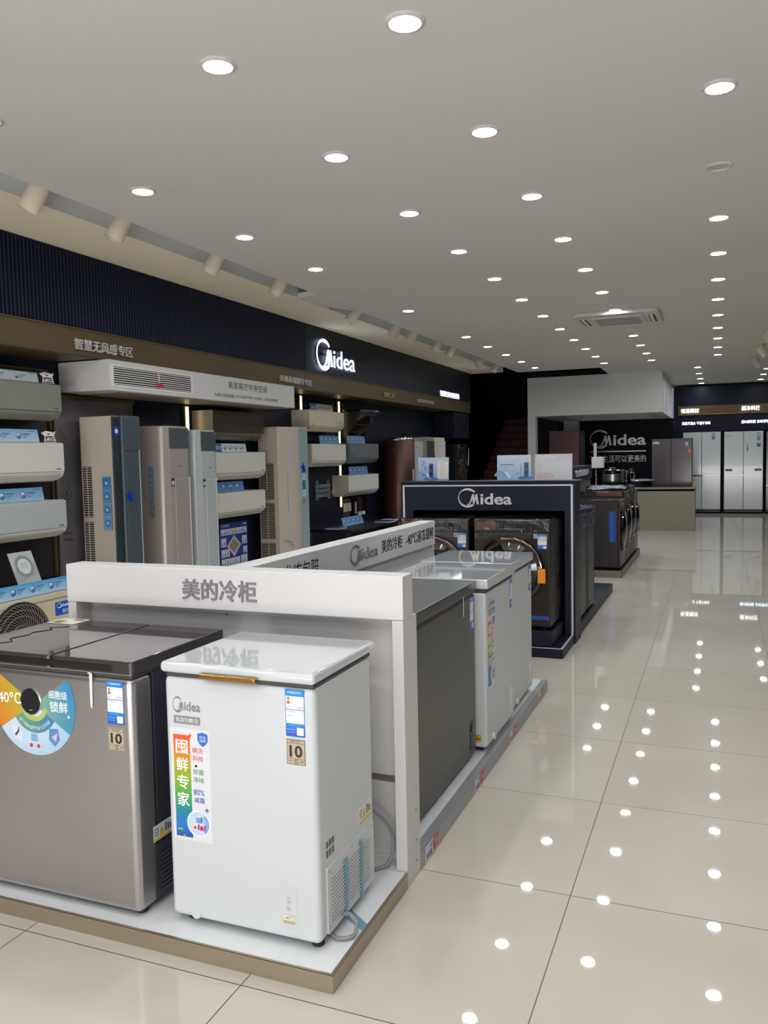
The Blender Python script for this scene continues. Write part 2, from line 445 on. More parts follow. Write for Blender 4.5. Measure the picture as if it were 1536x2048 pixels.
b = MB().box(-4.80, -3, 2.285, -4.375, 15.4, 2.48, 'gold_band').box(-4.376, -3, 2.474, -4.366, 15.4, 2.484, 'gold_band').box(-4.376, -3, 2.278, -4.37, 15.4, 2.287, 'black')
struct(b.build('trim_2'), 'dull gold band under the ribbed navy bulkhead')
# stairwell at the far left
b = MB().box(-6.1, 15.5, 0, -6.0, 21, 5, 'dark_void').box(-6.1, 20.9, 0, -3.62, 21.0, 5, 'dark_void').box(-3.63, 20.9, CZ+.02, -1.9, 21.0, 5, 'dark_void').box(-6.1, 15.4, 0, -4.8, 15.5, 5, 'dark_void')
b.box(-6.1, 15.4, 5, -1.9, 21, 5.1, 'dark_void').box(-6.1, 15.6, CZ+0.1, -1.9, 15.7, 5, 'dark_void').box(-2.0, 15.7, CZ+0.1, -1.9, 21, 5, 'dark_void').box(-3.62, 17.1, CZ, -2.0, 21, CZ+0.1, 'dark_void')
b.box(-4.9, 15.4, CZ+0.1, -3.5, 15.7, 5, 'dark_void').box(-4.95, 15.4, 0, -4.8, 15.5, CZ, 'navy')
struct(b.build('wall_stairwell'), 'black walls of the unlit stairwell')
# white portal bulkhead and its navy recess
b = MB().box(-3.62, 17.03, 2.25, -2.95, 20.7, CZ, 'white_trim').box(-1.35, 17.03, 2.25, -0.99, 20.7, CZ, 'white_trim')
b.box(-2.95, 17.03, 2.25, -1.35, 17.45, CZ, 'white_trim').box(-2.95, 20.1, 2.25, -1.35, 20.7, CZ, 'white_trim').box(-2.95, 17.45, 2.40, -1.35, 20.1, CZ, 'white_trim')
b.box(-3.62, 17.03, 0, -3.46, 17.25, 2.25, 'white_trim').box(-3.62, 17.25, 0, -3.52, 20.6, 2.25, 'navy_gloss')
struct(b.build('wall_portal', smooth=False), 'white portal bulkhead over the navy recess')
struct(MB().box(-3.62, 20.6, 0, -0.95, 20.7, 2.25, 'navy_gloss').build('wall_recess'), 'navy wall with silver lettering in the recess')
struct(MB().box(-3.44, 20.3, 0, -3.1, 20.58, 2.25, 'white_trim').build('trim_3'), 'short white column in the back corner of the recess')
b = MB().box(-0.95, 21.75, 0, 3.6, 21.85, CZ, 'navy').box(-0.95, 21.0, 1.93, 3.6, 21.75, CZ-0.04, 'navy').box(-0.95, 21.0, 0, -0.77, 21.75, 1.93, 'navy')
b.box(-0.95, 20.7, 0, -0.93, 21.0, CZ-0.04, 'navy')
struct(b.build('wall_back'), 'navy wall above the built in refrigerators')
b = MB().box(-0.86, 20.975, 2.335, 3.6, 21.0, 2.535, 'gold_band').box(-0.86, 20.965, 2.327, 3.6, 21.0, 2.337, 'gold')
struct(b.build('trim_4'), 'gold band across the back wall')

# red stairs with pale lettering on the risers
st = thing('staircase', 'dark staircase with red risers climbing beside the white portal column', 'staircase', (-4.15, 15.72, 0))
STXT = ['智慧生活', '可以更美', '科技领先', '用户至上', '品质服务', '真诚到家', '节能环保', '绿色健康', '舒适省电', '美好生活', '欢迎光临', '感谢您']
for k in range(14):
    y0 = 15.72+0.28*k; z0 = 0.165*k
    b = MB((-4.15, 15.72, 0)).box(-4.66, y0, z0, -3.66, y0+0.27, z0+0.165, 'dark_void').box(-4.66, y0-0.004, z0+0.005, -3.66, y0+0.002, z0+0.155, 'stair_red')
    b.text(FY(y0-0.004), STXT[k % 12], -4.5, z0+0.035, -3.78, z0+0.125, (74, 54, 54), 0.002)
    b.build('step', st)

# ------------------------------------------------------------------ ceiling lights
dl = thing('downlight', 'x', 'downlight', (0, 0, CZ), 0, 'round ceiling downlights')
g = F((0, 0, 0), (1, 0, 0), (0, -1, 0))          # faces down
MB().lathe([(0.056, 0.0), (0.058, 0.010), (0.066, 0.008), (0.074, 0.0015), (0.074, -0.001)], g, 'white_board', n=36).build('trim_ring', dl)
MB().disc(g, 0, 0, 0.0575, 'down_lit', 0.004, n=24).build('diffuser', dl)
dead = thing('downlight', 'x', 'downlight', (0, 0, CZ), 0, 'round ceiling downlights')
MB().lathe([(0.056, 0.0), (0.058, 0.010), (0.066, 0.008), (0.074, 0.0015), (0.074, -0.001)], g, 'white_board', n=36).build('trim_ring', dead)
MB().disc(g, 0, 0, 0.0575, 'beige', 0.003, n=24).build('diffuser', dead)
ORD = ['first', 'second', 'third', 'fourth', 'fifth', 'sixth', 'seventh', 'eighth', 'ninth', 'tenth', 'eleventh', 'twelfth', 'thirteenth', 'fourteenth', 'fifteenth']
ROWS = [(-3.047, 3.992, 1.0976, range(-1, 11), 'row nearest the track spotlights', ()),
        (-1.820, 2.880, 1.0893, range(0, 12), 'second row from the spotlights', ()),
        (-1.038, 2.875, 1.0886, range(0, 12), 'row running past the ceiling cassette', ()),
        (0.001, 3.915, 1.0686, range(0, 11), 'long row above the walkway', (1,)),
        (-0.345, 16.60, 1.33, range(0, 4), 'short row beside the white bulkhead', ()),
        (0.882, 15.05, 1.30, range(2, 5), 'short far row by the right edge', ())]
used = [False, False]
for X, Y0, D, ks, nm, off in ROWS:
    n = 0
    for k in ks:
        if nm.startswith('row nearest') and k in (3, 5): continue
        n += 1
        isd = k in off
        lab = ('unlit' if isd else 'lit')+' round downlight, '+ORD[n-1]+' from the front in the '+nm
        src = dead if isd else dl
        if not used[isd]: used[isd] = True; src.location = (X, Y0+D*k, CZ); src['label'] = lab
        else: dup(src, (X, Y0+D*k, CZ), lab)
for k, X, Y, lab in ((3, -3.06, 7.30, 'bare slot in the ceiling beside the broken groove edge'), (5, -3.06, 9.53, 'bare slot in the ceiling beyond the broken groove edge')):
    t = thing('ceiling_cutout', lab, 'ceiling hole', (X, Y, CZ), 0)
    MB().disc(g, 0, 0, 0.058, 'groove', 0.001, n=24).build('opening', t)
    MB().arc(g, 0.0, 0.0, 0.055, 0.066, 0.4, 4.2, 'groove', 0.003, n=18).build('loose_rim', t)

def spotlight(label, x, y, tilt, yaw, grp, zt):
    """cylinder head hung from the track on a short stem"""
    t = thing('track_spotlight', label, 'spotlight', (x, y, zt), 0, grp)
    d = Vector((math.sin(tilt)*math.cos(yaw), math.sin(tilt)*math.sin(yaw), -math.cos(tilt)))
    MB().box(-0.022, -0.06, -0.03, 0.022, 0.06, 0.0, 'lamp_cream', 0.004).build('adapter', t)
    piv = Vector((0, 0, -0.085)) if zt > CZ else Vector((0, 0, -0.05))
    MB().cyl((0.0, 0, -0.03), piv+Vector((0.0, 0, 0.0)), 0.010, 'lamp_cream', 10).cyl(piv+Vector((0, -0.03, 0)), piv+Vector((0, 0.03, 0)), 0.012, 'lamp_cream', 10).build('stem', t)
    a = piv-d*0.030; e = piv+d*0.140
    n = d.orthogonal().normalized()
    fr = F(e, n, d.cross(n))
    MB().lathe([(0.0, -0.172), (0.055, -0.172), (0.059, -0.166), (0.060, 0.0), (0.055, 0.0), (0.050, -0.03), (0.0, -0.03)], fr, 'lamp_cream', n=28).build('head', t)
    MB().disc(fr, 0, 0, 0.045, 'screen_grey', -0.028).build('lens', t)
    return t
ys = [3.75, 4.47, 5.56, 6.58, 8.24, 9.44, 10.03, 11.05, 11.68, 13.27, 14.28]
for i, y in enumerate(ys):
    spotlight('cream cylinder spotlight, '+ORD[i]+' from the front along the wall groove', -3.575, y, 0.52 if i not in (4, 9) else 0.72, PI+(0.35 if i % 2 else 0.15)+0.25, 'spotlights in the wall groove', CZ+0.10)
tag(MB().box(-3.59, -2.5, CZ+0.085, -3.56, 7.1, CZ+0.10, 'groove').build('track_rail'), 'grey spotlight rail inside the near stretch of the ceiling groove', 'rail')
tag(MB().box(-3.59, 8.15, CZ+0.085, -3.56, 15.3, CZ+0.10, 'groove').build('track_rail'), 'grey spotlight rail inside the far stretch of the ceiling groove', 'rail')
for i, (x, y) in enumerate(((0.60, 12.1), (0.59, 13.6), (0.575, 15.4))):
    spotlight('cream cylinder spotlight at the right picture edge, '+['nearest', 'middle', 'farthest'][i]+' of three', x, y, 0.62, 0.15, 'spotlights at the right edge', CZ)

# ------------------------------------------------------------------ ceiling cassette
t = thing('ceiling_air_conditioner', 'square white cassette air conditioner set in the ceiling', 'air conditioner', (-1.05, 9.92, CZ))
b = MB()
P = []
hw, hd, r = 0.46, 0.48, 0.09
for ca, cb, a0 in ((hw-r, -hd+r, -PI/2), (hw-r, hd-r, 0), (-hw+r, hd-r, PI/2), (-hw+r, -hd+r, PI)):
    P += [(ca+r*math.cos(a0+PI/2*i/5), cb+r*math.sin(a0+PI/2*i/5)) for i in range(6)]
b.prism(P, g, 0.045, 'white_board', 0.008).build('panel', t)
b = MB().rrect(g, -0.29, -0.29, 0.29, 0.29, 0.04, 'white_board', 0.045, 0.012)
for i in range(7): b.rect(g, -0.24, -0.25+0.075*i, 0.24, -0.225+0.075*i, 'vent_dark', 0.0575)
b.build('grille', t)
for i in range(4):
    a = PI/2*i; gg = F((0, 0, 0), (math.cos(a), math.sin(a), 0), (math.sin(a), -math.cos(a), 0))
    MB().rect(gg, -0.25, 0.335, 0.25, 0.405, 'vent_dark', 0.0455).prism([(-0.25, 0.35), (0.25, 0.35), (0.25, 0.385), (-0.25, 0.385)], gg, 0.008, 'white_trim', c0=0.0455).build('flap', t)
MB().lathe([(0.49, 0.0), (0.50, 0.002)], g, 'groove', n=4).build('shadow_gap', t)

# ================================================================== chest freezers
LF = FY(0.0)                                        # local front (thing faces -Y, origin at its front left bottom corner)
def energy_label(parent, fr, a0, b0, a1, b1, c=0.0, name='energy_label'):
    W_, H_ = a1-a0, b1-b0
    X = lambda t: a0+W_*t
    Z = lambda t: b0+H_*t
    b = MB().rect(fr, a0, b0, a1, b1, (30, 110, 200), c, 0.0006)
    e = c+0.0010
    b.rect(fr, X(.03), Z(.58), X(.97), Z(.86), (236, 238, 242), e).rect(fr, X(.03), Z(.28), X(.97), Z(.565), (236, 238, 242), e)
    b.rect(fr, X(.03), Z(.03), X(.97), Z(.265), (54, 70, 190), e, top=(0, 140, 225)).rect(fr, X(.02), Z(.87), X(.98), Z(.99), (0, 140, 222), e)
    e = c+0.0014
    b.text(fr, '中国能效标识', X(.12), Z(.915), X(.86), Z(.96), (240, 246, 250), e).rect(fr, X(.58), Z(.04), X(.93), Z(.20), (238, 238, 244), e)
    for i, (q, col) in enumerate(((.055, (60, 130, 60)), (.075, (150, 180, 40)), (.095, (240, 190, 40)), (.12, (240, 120, 40)), (.14, (210, 50, 40)))):
        b.rect(fr, X(.17-q/2-.02), Z(.81-.028*i), X(.17+q/2+.02), Z(.836-.028*i), col, e)
    b.text(fr, '2', X(.32), Z(.80), X(.39), Z(.84), (60, 80, 60), e)
    for a, q, w_ in ((.08, .635, .16), (.08, .61, .12), (.55, .635, .38), (.64, .605, .28), (.08, .525, .45), (.80, .52, .12), (.08, .44, .3), (.86, .42, .06), (.20, .245, .55), (.08, .15, .45), (.08, .09, .4)):
        b.rect(fr, X(a), Z(q), X(a+w_), Z(q+.008), (130, 132, 140) if q > .27 else (170, 190, 240), e)
    return b.build(name, parent)
def ten_label(parent, fr, a0, b0, a1, b1, c=0.0):
    W_, H_ = a1-a0, b1-b0
    X = lambda t: a0+W_*t
    Z = lambda t: b0+H_*t
    K = (48, 38, 34); T = (188, 172, 148)
    b = MB().rect(fr, a0, b0, a1, b1, T, c, 0.0006); e = c+0.001
    b.rect(fr, X(.03), Z(.03), X(.97), Z(.97), K, e).rect(fr, X(.05), Z(.84), X(.95), Z(.955), T, e+.0003).rect(fr, X(.05), Z(.25), X(.95), Z(.825), T, e+.0003).rect(fr, X(.05), Z(.045), X(.95), Z(.235), T, e+.0003)
    e += .0006
    b.text(fr, '10', X(.16), Z(.30), X(.84), Z(.76), K, e, 0, 0.03).text(fr, '整机包修', X(.25), Z(.87), X(.72), Z(.93), K, e)
    b.text(fr, '十年', X(.09), Z(.11), X(.30), Z(.19), K, e).text(fr, '包修', X(.70), Z(.11), X(.91), Z(.19), K, e)
    b.arc(fr, X(.5), Z(.14), .07*W_, .10*W_, 0, 6.28, K, e)
    return b.build('warranty_label', parent)
STRIP = [(0, (24, 84, 170)), (.10, (30, 120, 210)), (.24, (28, 130, 160)), (.38, (70, 160, 90)), (.55, (130, 180, 40)), (.72, (190, 160, 40)), (.86, (238, 120, 40)), (1, (236, 88, 36))]
def ramp(t):
    for (a, ca), (b_, cb) in zip(STRIP, STRIP[1:]):
        if t <= b_: return lerp(ca, cb, (t-a)/(b_-a))
    return STRIP[-1][1]
def star(b, fr, a, q, r, col, e):
    P = []
    for i in range(8):
        t = PI/4*i; rr = r if i % 2 == 0 else r*0.3
        P.append((a+rr*math.sin(t), q+rr*math.cos(t)))
    b.flat(P, fr, col, e)
def feature_sticker(parent, fr, a0, b0, a1, b1, c=0.0):
    W_, H_ = a1-a0, b1-b0
    X = lambda t: a0+W_*t
    Z = lambda t: b0+H_*t
    b = MB().rrect(fr, a0, b0, a1, b1, 0.006, (222, 222, 228), c, 0.0006); e = c+0.001
    N = 26
    for i in range(N):
        t0, t1 = i/N, (i+1)/N
        b.rect(fr, X(.07), Z(.03+.91*t0), X(.50), Z(.03+.91*t1), tuple(ramp(t0)), e, top=tuple(ramp(t1)))
    e += .0004
    for i, ch in enumerate('囤鲜专家'):
        z1 = .895-.155*i; b.text(fr, ch, X(.13), Z(z1-.125), X(.44), Z(z1), (248, 248, 246), e, 0, 0.014)
    OR, GR, BL = (222, 92, 56), (84, 150, 66), (34, 92, 184)
    for t, z, col in (('瞬冻', .79, OR), ('科技', .72, OR), ('抑菌', .60, GR), ('净味', .53, GR), ('80%', .42, BL), ('减霜', .35, BL)):
        b.text(fr, t, X(.56), Z(z), X(.83), Z(z+.05), col, e)
    b.arc(fr, X(.62), Z(.665), .0, .03*W_*2, .3, 1.5, (120, 190, 70), e, 6).arc(fr, X(.66), Z(.665), .0, .03*W_*2, 1.6, 2.9, (84, 160, 66), e, 6)
    b.flat([(X(.70), Z(.965)), (X(.83), Z(.98)), (X(.96), Z(.965)), (X(.96), Z(.91)), (X(.91), Z(.875)), (X(.83), Z(.855)), (X(.75), Z(.875)), (X(.70), Z(.91))], fr, (52, 110, 205), e)
    b.text(fr, '化冻', X(.75), Z(.925), X(.91), Z(.95), (235, 240, 250), e+.0003).text(fr, '包赔', X(.75), Z(.895), X(.91), Z(.92), (235, 240, 250), e+.0003)
    star(b, fr, X(.51), Z(.94), .07*W_, (226, 98, 56), e); star(b, fr, X(.88), Z(.295), .07*W_, (34, 86, 190), e)
    R_ = .30*W_; ca, cb = X(.66), Z(.165)
    b.disc(fr, ca, cb, R_, (240, 242, 246), e+.0002).disc(fr, ca, cb, R_*.9, (196, 214, 238), e+.0005)
    b.arc(fr, ca, cb, R_*.1, R_*.88, -.9, .9, None, e+.0007, 12, 0, lambda k, r: (120, 160, 214) if r else (196, 214, 238))
    e += .0009
    def cube_(x, z, s_, col):
        b.flat([(x, z), (x+s_, z), (x+s_, z+s_), (x, z+s_)], fr, col, e).flat([(x, z+s_), (x+s_, z+s_), (x+s_*1.3, z+s_*1.25), (x+s_*.3, z+s_*1.25)], fr, (206, 226, 246), e).flat([(x+s_, z), (x+s_*1.3, z+s_*.25), (x+s_*1.3, z+s_*1.25), (x+s_, z+s_)], fr, (64, 104, 168), e)
    cube_(ca-.5*R_, cb-.5*R_, R_*.42, (232, 206, 210)); cube_(ca+.05*R_, cb-.5*R_, R_*.42, (226, 150, 158)); cube_(ca-.2*R_, cb+.08*R_, R_*.40, (120, 156, 206))
    b.disc(fr, ca-.3*R_, cb-.3*R_, .12*R_, (206, 70, 80), e+.0003, 10).disc(fr, ca+.25*R_, cb-.3*R_, .15*R_, (200, 44, 56), e+.0003, 10)
    for i in range(3):
        for j in range(2):
            if (i+j) % 2 == 0: b.rect(fr, X(.12+.07*i), Z(.085-.028*i+.03*j), X(.18+.07*i), Z(.105-.028*i+.03*j), (150, 190, 60), e)
    return b.build('feature_sticker', parent)
def vent_panel(parent, fr, a0, b0, a1, b1, m, rows, up=0.0):
    """raised side grille with pressed louvres"""
    b = MB().rrect(fr, a0, b0, a1, b1, 0.008, m, 0.0, 0.004)
    dz = (b1-b0-0.05)/rows
    for i in range(rows):
        z = b0+0.022+dz*i
        b.prism([(a0+0.025, z), (a1-0.035, z), (a1-0.035, z+dz*0.45), (a0+0.025, z+dz*0.45)], fr, 0.0035, m, 0.0015, 1, c0=0.004)
        b.rect(fr, a0+0.025, z-dz*0.22, a1-0.035, z-0.0005, (120, 122, 124), 0.0043)
    for a, q in ((a0+.012, b1-.014), (a1-.014, b1-.014), ((a0+a1)/2, b1-.010), (a0+.012, b0+.02)): b.disc(fr, a, q, 0.003, 'letter_grey', 0.005, 10)
    return b.build('vent_grille', parent)
def warn_label(parent, fr, a0, b0, a1, b1, c=0.0):
    W_, H_ = a1-a0, b1-b0
    b = MB().rect(fr, a0, b0, a1, b1, (226, 226, 222), c, 0.0005).rect(fr, a0, b0, a1, b0+H_*.16, (214, 190, 90), c+.0009)
    b.flat([(a0+W_*.30, b0+H_*.25), (a0+W_*.52, b0+H_*.25), (a0+W_*.41, b0+H_*.8)], fr, (238, 196, 40), c+.001)
    b.rect(fr, a0+W_*.40, b0+H_*.34, a0+W_*.42, b0+H_*.62, (30, 30, 30), c+.0014)
    for i in range(3): b.rect(fr, a0+W_*.06, b0+H_*(.35+.18*i), a0+W_*.26, b0+H_*(.41+.18*i), (90, 90, 90), c+.001)
    for i in range(3): b.rect(fr, a0+W_*(.60+.12*i), b0+H_*.3, a0+W_*(.66+.12*i), b0+H_*(.85-.1*i), (50, 50, 54), c+.001)
    return b.build('warning_label', parent)
def feet(parent, W_, D, z0, m='rubber'):
    for x, y in ((0.05, 0.05), (W_-0.03, 0.045), (0.05, D-0.05), (W_-0.05, D-0.05)):
        MB().cyl((x, y, 0), (x, y, z0+0.006), 0.018, m, 14).build('foot', parent)
def tag_plate(parent, fr, a0, b0, a1, b1, c=0.0):
    W_, H_ = a1-a0, b1-b0
    b = MB().rrect(fr, a0, b0, a1, b1, H_*.15, (138, 138, 142), c, 0.0008)
    b.text(fr, '化冻包赔', a0+W_*.08, b0+H_*.22, a0+W_*.74, b0+H_*.80, (236, 236, 236), c+.0012, 0, .01)
    b.arc(fr, a0+W_*.86, b0+H_*.5, H_*.22, H_*.28, 0, 6.28, (236, 236, 236), c+.0012, 12).disc(fr, a0+W_*.86, b0+H_*.5, H_*.08, (236, 236, 236), c+.0012, 8)
    return b.build('name_plate', parent)
PZ = 0.055          # top of the near plinth

# --- small white freezer, near right
x0, y0 = -1.578, 2.073
t = thing('chest_freezer', 'small white single lid chest freezer with gold handle at the near plinth corner', 'chest freezer', (x0, y0, PZ+.0015))
t.scale = (1.034,)*3
W_, D, zt = 0.502, 0.405, 0.770
bb = MB().box(0, 0, 0.020, W_, D, 0.757, 'white_body', 0.020, 4)
body = bb.build('cabinet', t)
MB().box(0.006, 0.004, 0.753, W_-0.004, D+0.004, 0.770, 'gasket', 0.006).build('gasket', t)
lid = MB().box(-0.004, -0.012, 0.768, W_+0.006, D+0.028, 0.801, 'white_gloss', 0.013, 4).build('lid', t)
MB().prism([(0.143, 0.764), (0.333, 0.764), (0.333, 0.779), (0.143, 0.779)], F((0, -0.011, 0), (1, 0, 0), (0, 0, 1)), 0.020, 'gold', 0.004, 3).build('handle', lid)
for x in (0.10, 0.40): MB().box(x-.03, D-.005, 0.70, x+.03, D+.022, 0.785, 'white_body', 0.004).build('hinge', t)
MB().logo(LF, 0.032, 0.648, 0.128, 0.697, (128, 128, 132), 0.0006, 0, .02).build('logo', t)
tag_plate(t, LF, 0.034, 0.616, 0.126, 0.640)
feature_sticker(t, LF, 0.020, 0.262, 0.156, 0.603)
energy_label(t, LF, 0.411, 0.617, 0.471, 0.751); ten_label(t, LF, 0.411, 0.536, 0.471, 0.611)
b = MB().rrect(LF, 0.375, 0.060, 0.431, 0.186, 0.003, 'white_gloss', 0.0, 0.0015)
b.rect(LF, 0.386, 0.070, 0.423, 0.096, (190, 170, 130), 0.002).rect(LF, 0.387, 0.080, 0.422, 0.095, (236, 234, 228), 0.0023).text(LF, '-40℃', 0.390, 0.082, 0.419, 0.093, (96, 96, 100), 0.0027)
for q in (0.108, 0.128): b.arc(LF, 0.404, q+.006, 0.0052, 0.006, 0, 6.28, (150, 150, 154), 0.002, 12).disc(LF, 0.404, q+.006, 0.002, (150, 150, 154), 0.002, 8)
b.rect(LF, 0.396, 0.146, 0.412, 0.148, (160, 160, 164), 0.002)
b.build('control_panel', t)
MB().disc(LF, 0.089, 0.040, 0.0165, 'white_body', 0.0, 28, th=0.002).build('drain_cap', t)
RS = F((W_, 0, 0), (0, 1, 0), (0, 0, 1))
vg = vent_panel(t, RS, 0.045, 0.030, 0.385, 0.226, 'white_body', 13)
warn_label(t, RS, 0.278, 0.250, 0.380, 0.305)
b = MB()
for i in range(14):
    a = 0.056+0.0038*i
    if i not in (4, 9): b.rect(RS, a-.008, 0.281, a-.0056, 0.301, (80, 80, 84), 0.0006).rect(RS, a-.008, 0.253, a-.0058, 0.275, (80, 80, 84), 0.0006)
b.build('barcode_label', t)
b = MB().flat([(0.150, 0.196), (0.175, 0.205), (0.178, 0.12), (0.172, 0.09), (0.170, 0.022), (0.150, 0.026), (0.156, 0.10)], RS, 'tape_teal', 0.009)
b.rect(RS, 0.268, 0.022, 0.289, 0.205, 'tape_teal', 0.009)
b.build('masking_tape', t)
MB().tube([(W_-0.004+0.006, 0.135, 0.045), (W_+0.03, 0.135, 0.052), (W_+0.055, 0.128, 0.035), (W_+0.058, 0.112, 0.014), (W_+0.055, 0.10, 0.009), (W_+0.045, 0.088, 0.0075), (W_+0.03, 0.079, 0.0075), (W_+0.015, 0.075, 0.0075), (W_-0.03, 0.10, 0.0075), (W_-0.06, 0.2, 0.0075), (W_-0.06, 0.36, 0.0075), (W_-0.05, 0.46, 0.0075), (W_-0.03, 0.49, 0.0075)], 0.006, 'cable', 8).build('power_cord', t)
MB().tube([(W_-0.03, 0.49, 0.0075), (W_-0.005, 0.512, 0.012), (W_+0.008, 0.53, 0.035), (W_+0.012, 0.54, 0.07), (W_+0.010, 0.54, 0.10), (W_-0.002, 0.535, 0.135), (W_-0.02, 0.525, 0.165), (W_-0.045, 0.51, 0.195), (W_-0.07, 0.49, 0.215), (W_-0.10, 0.47, 0.225)], 0.006, 'cable', 8).build('cord_loop', t)
feet(t, W_, D, 0.02)
tag(MB().flat([(-1.085, 2.330), (-1.098, 2.290), (-0.995, 2.225), (-0.990, 2.260)], FZ(PZ+.001), 'tape_teal').build('tape_strip'), 'pale teal tape strip stuck on the white plinth beside the small freezer', 'tape')

# --- wide silver freezer with two dark glass lids, near left
x0, y0 = -2.293, 2.045
t = thing('chest_freezer', 'wide brushed silver chest freezer with two dark glass lids and a round dial', 'chest freezer', (x0, y0, PZ+.0015))
t.scale = (1.0354,)*3
W_, D = 0.598, 0.475
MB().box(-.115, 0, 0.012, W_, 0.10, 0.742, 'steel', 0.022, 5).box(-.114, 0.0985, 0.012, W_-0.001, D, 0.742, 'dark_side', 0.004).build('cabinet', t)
MB().box(-.111, 0.004, 0.738, W_-0.003, D+0.003, 0.757, 'gasket', 0.006).build('gasket', t)
MB().box(-.113, -0.006, 0.752, W_+0.004, 0.03, 0.760, 'chrome', 0.003).build('chrome_trim', t)
for k, (a, q, h0, h1) in enumerate(((-0.119, 0.296, 0.09, 0.27), (0.300, W_+0.012, 0.318, 0.505))):
    l = MB().box(a, -0.010, 0.757, q, D+0.012, 0.792, 'lid_dark', 0.012, 3, only=lambda e: abs(e.verts[0].co.z-e.verts[1].co.z) > 0.01).build('lid', t)
    MB().box(a+.003, -0.008, 0.7915, q-.003, D+0.009, 0.7955, 'lid_glass', 0.003).build('glass_top', l)
    MB().box(h0-.02, -0.0125, 0.763, h1+.03, -0.0085, 0.783, 'black', 0.001).build('handle_recess', l)
b = MB().tube([(x, y, 0.7962) for x, y in ((-0.115, 0.165), (0.001, 0.076), (0.024, 0.106), (-0.022, 0.14), (-0.004, 0.211), (-0.022, 0.24), (0.01, 0.302), (-0.029, 0.327), (0.034, 0.363))], 0.0016, 'black', 4)
b.build('lid_pattern', t)
# round fan shaped sticker and dial
ca, cb = 0.214, 0.632
b = MB()
R0 = 0.165
def a32(n, f):
    return lambda k, r: lerp(n, f, k)
D2 = math.radians
b.arc(LF, ca, cb, 0.0, R0, D2(148), D2(212), None, 0.0006, 18, 0, lambda k, r: lerp((206, 150, 40), (220, 120, 40), k) if r else lerp((150, 180, 60), (170, 184, 50), k))
b.arc(LF, ca, cb, 0.0, R0, D2(212), D2(328), None, 0.0006, 30, 0, lambda k, r: lerp((196, 214, 236), (160, 196, 220), k) if r else (214, 226, 238))
b.arc(LF, ca, cb, 0.0, R0, D2(328), D2(392), None, 0.0006, 18, 0, lambda k, r: lerp((64, 140, 176), (52, 132, 190), k) if r else (130, 178, 140))
b.arc(LF, ca, cb, 0.055, 0.094, D2(212), D2(328), None, 0.0010, 26, 0, lambda k, r: lerp((110, 160, 120), (62, 128, 180), k))
b.arc(LF, ca, cb, 0.04, 0.056, D2(200), D2(345), None, 0.0013, 26, 0, lambda k, r: (176, 190, 110))
b.text(LF, '-40℃', 0.052, 0.626, 0.164, 0.662, (246, 246, 240), .0014, 0, .012)
b.text(LF, '细胞级', 0.275, 0.655, 0.350, 0.682, (240, 246, 248), .0014, 0, .01).text(LF, '锁鲜', 0.278, 0.612, 0.350, 0.648, (240, 246, 248), .0014, 0, .012)
for ang, tx in ((236, '零下锁鲜'), (270, '囤鲜专家'), (304, '化冻包赔')):
    t_ = D2(ang); u = Vector((-math.sin(t_), 0, math.cos(t_))); u = -u if u.x < 0 else u
    fr = F((ca+.077*math.cos(t_), 0, cb+.077*math.sin(t_)), u, Vector((-u.z, 0, u.x)))
    b.text(fr, tx, -.022, -.006, .022, .006, (236, 242, 244), .0016)
for i in range(2): b.rect(LF, ca-.03+.03*i, cb-.145, ca-.004+.03*i, cb-.121, (206, 210, 230), .0014).disc(LF, ca-.018+.03*i, cb-.135, .007, (190, 70, 80), .0017, 10)
b.rect(LF, ca-.018, cb-.120, ca+.008, cb-.098, (130, 170, 206), .0014)
b.flat([(ca+.058, cb-.075), (ca+.092, cb-.072), (ca+.098, cb-.108), (ca+.078, cb-.13), (ca+.055, cb-.11)], LF, (96, 136, 196), .0014)
b.flat([(ca+.066, cb-.10), (ca+.09, cb-.085), (ca+.084, cb-.115)], LF, (206, 190, 206), .0017)
b.flat([(ca-.10, cb-.08), (ca-.06, cb-.075), (ca-.05, cb-.13), (ca-.085, cb-.12)], LF, (214, 222, 244), .0014)
b.flat([(ca-.085, cb-.105), (ca-.07, cb-.09), (ca-.07, cb-.078), (ca-.066, cb-.085), (ca-.066, cb-.095), (ca-.08, cb-.112)], LF, (60, 80, 60), .0017)
star(b, LF, 0.352, 0.602, .008, (240, 246, 250), .0014)
b.build('fan_sticker', t)
dl_ = MB().lathe([(0.0, 0.002), (0.038, 0.002), (0.040, 0.0035), (0.043, 0.0025), (0.043, 0.0)], LF, 'chrome', ca-.012, cb+.006, 32).build('dial', t)
MB().disc(LF, ca-.012, cb+.006, 0.0395, 'black_gloss', 0.0036, 28).rect(LF, ca-.018, cb-.022, ca-.004, cb-.019, (150, 150, 156), .0040).build('dial_face', dl_)
b = MB().flat([(0.440, 0.749), (0.452, 0.749), (0.449, 0.638), (0.440, 0.645)], LF, 'white_trim', 0.002).flat([(0.440, 0.749), (0.452, 0.749), (0.452, 0.753), (0.440, 0.753)], F((0, -0.004, 0), (1, 0, 0), (0, 0, 1)), 'white_trim', 0.004)
b.build('lid_tape', t)
energy_label(t, LF, 0.503, 0.598, 0.565, 0.731); ten_label(t, LF, 0.502, 0.518, 0.564, 0.588)
RS = F((W_, 0, 0), (0, 1, 0), (0, 0, 1))
vent_panel(t, RS, 0.075, 0.022, 0.40, 0.20, 'dark_side', 9)
warn_label(t, RS, 0.072, 0.205, 0.17, 0.256)
feet(t, W_, D, 0.012)
for x in (-.07,): MB().cyl((x, .05, 0), (x, .05, .018), .018, 'rubber', 14).build('foot', t)
LZ = PZ+.0015+.7955*1.0354
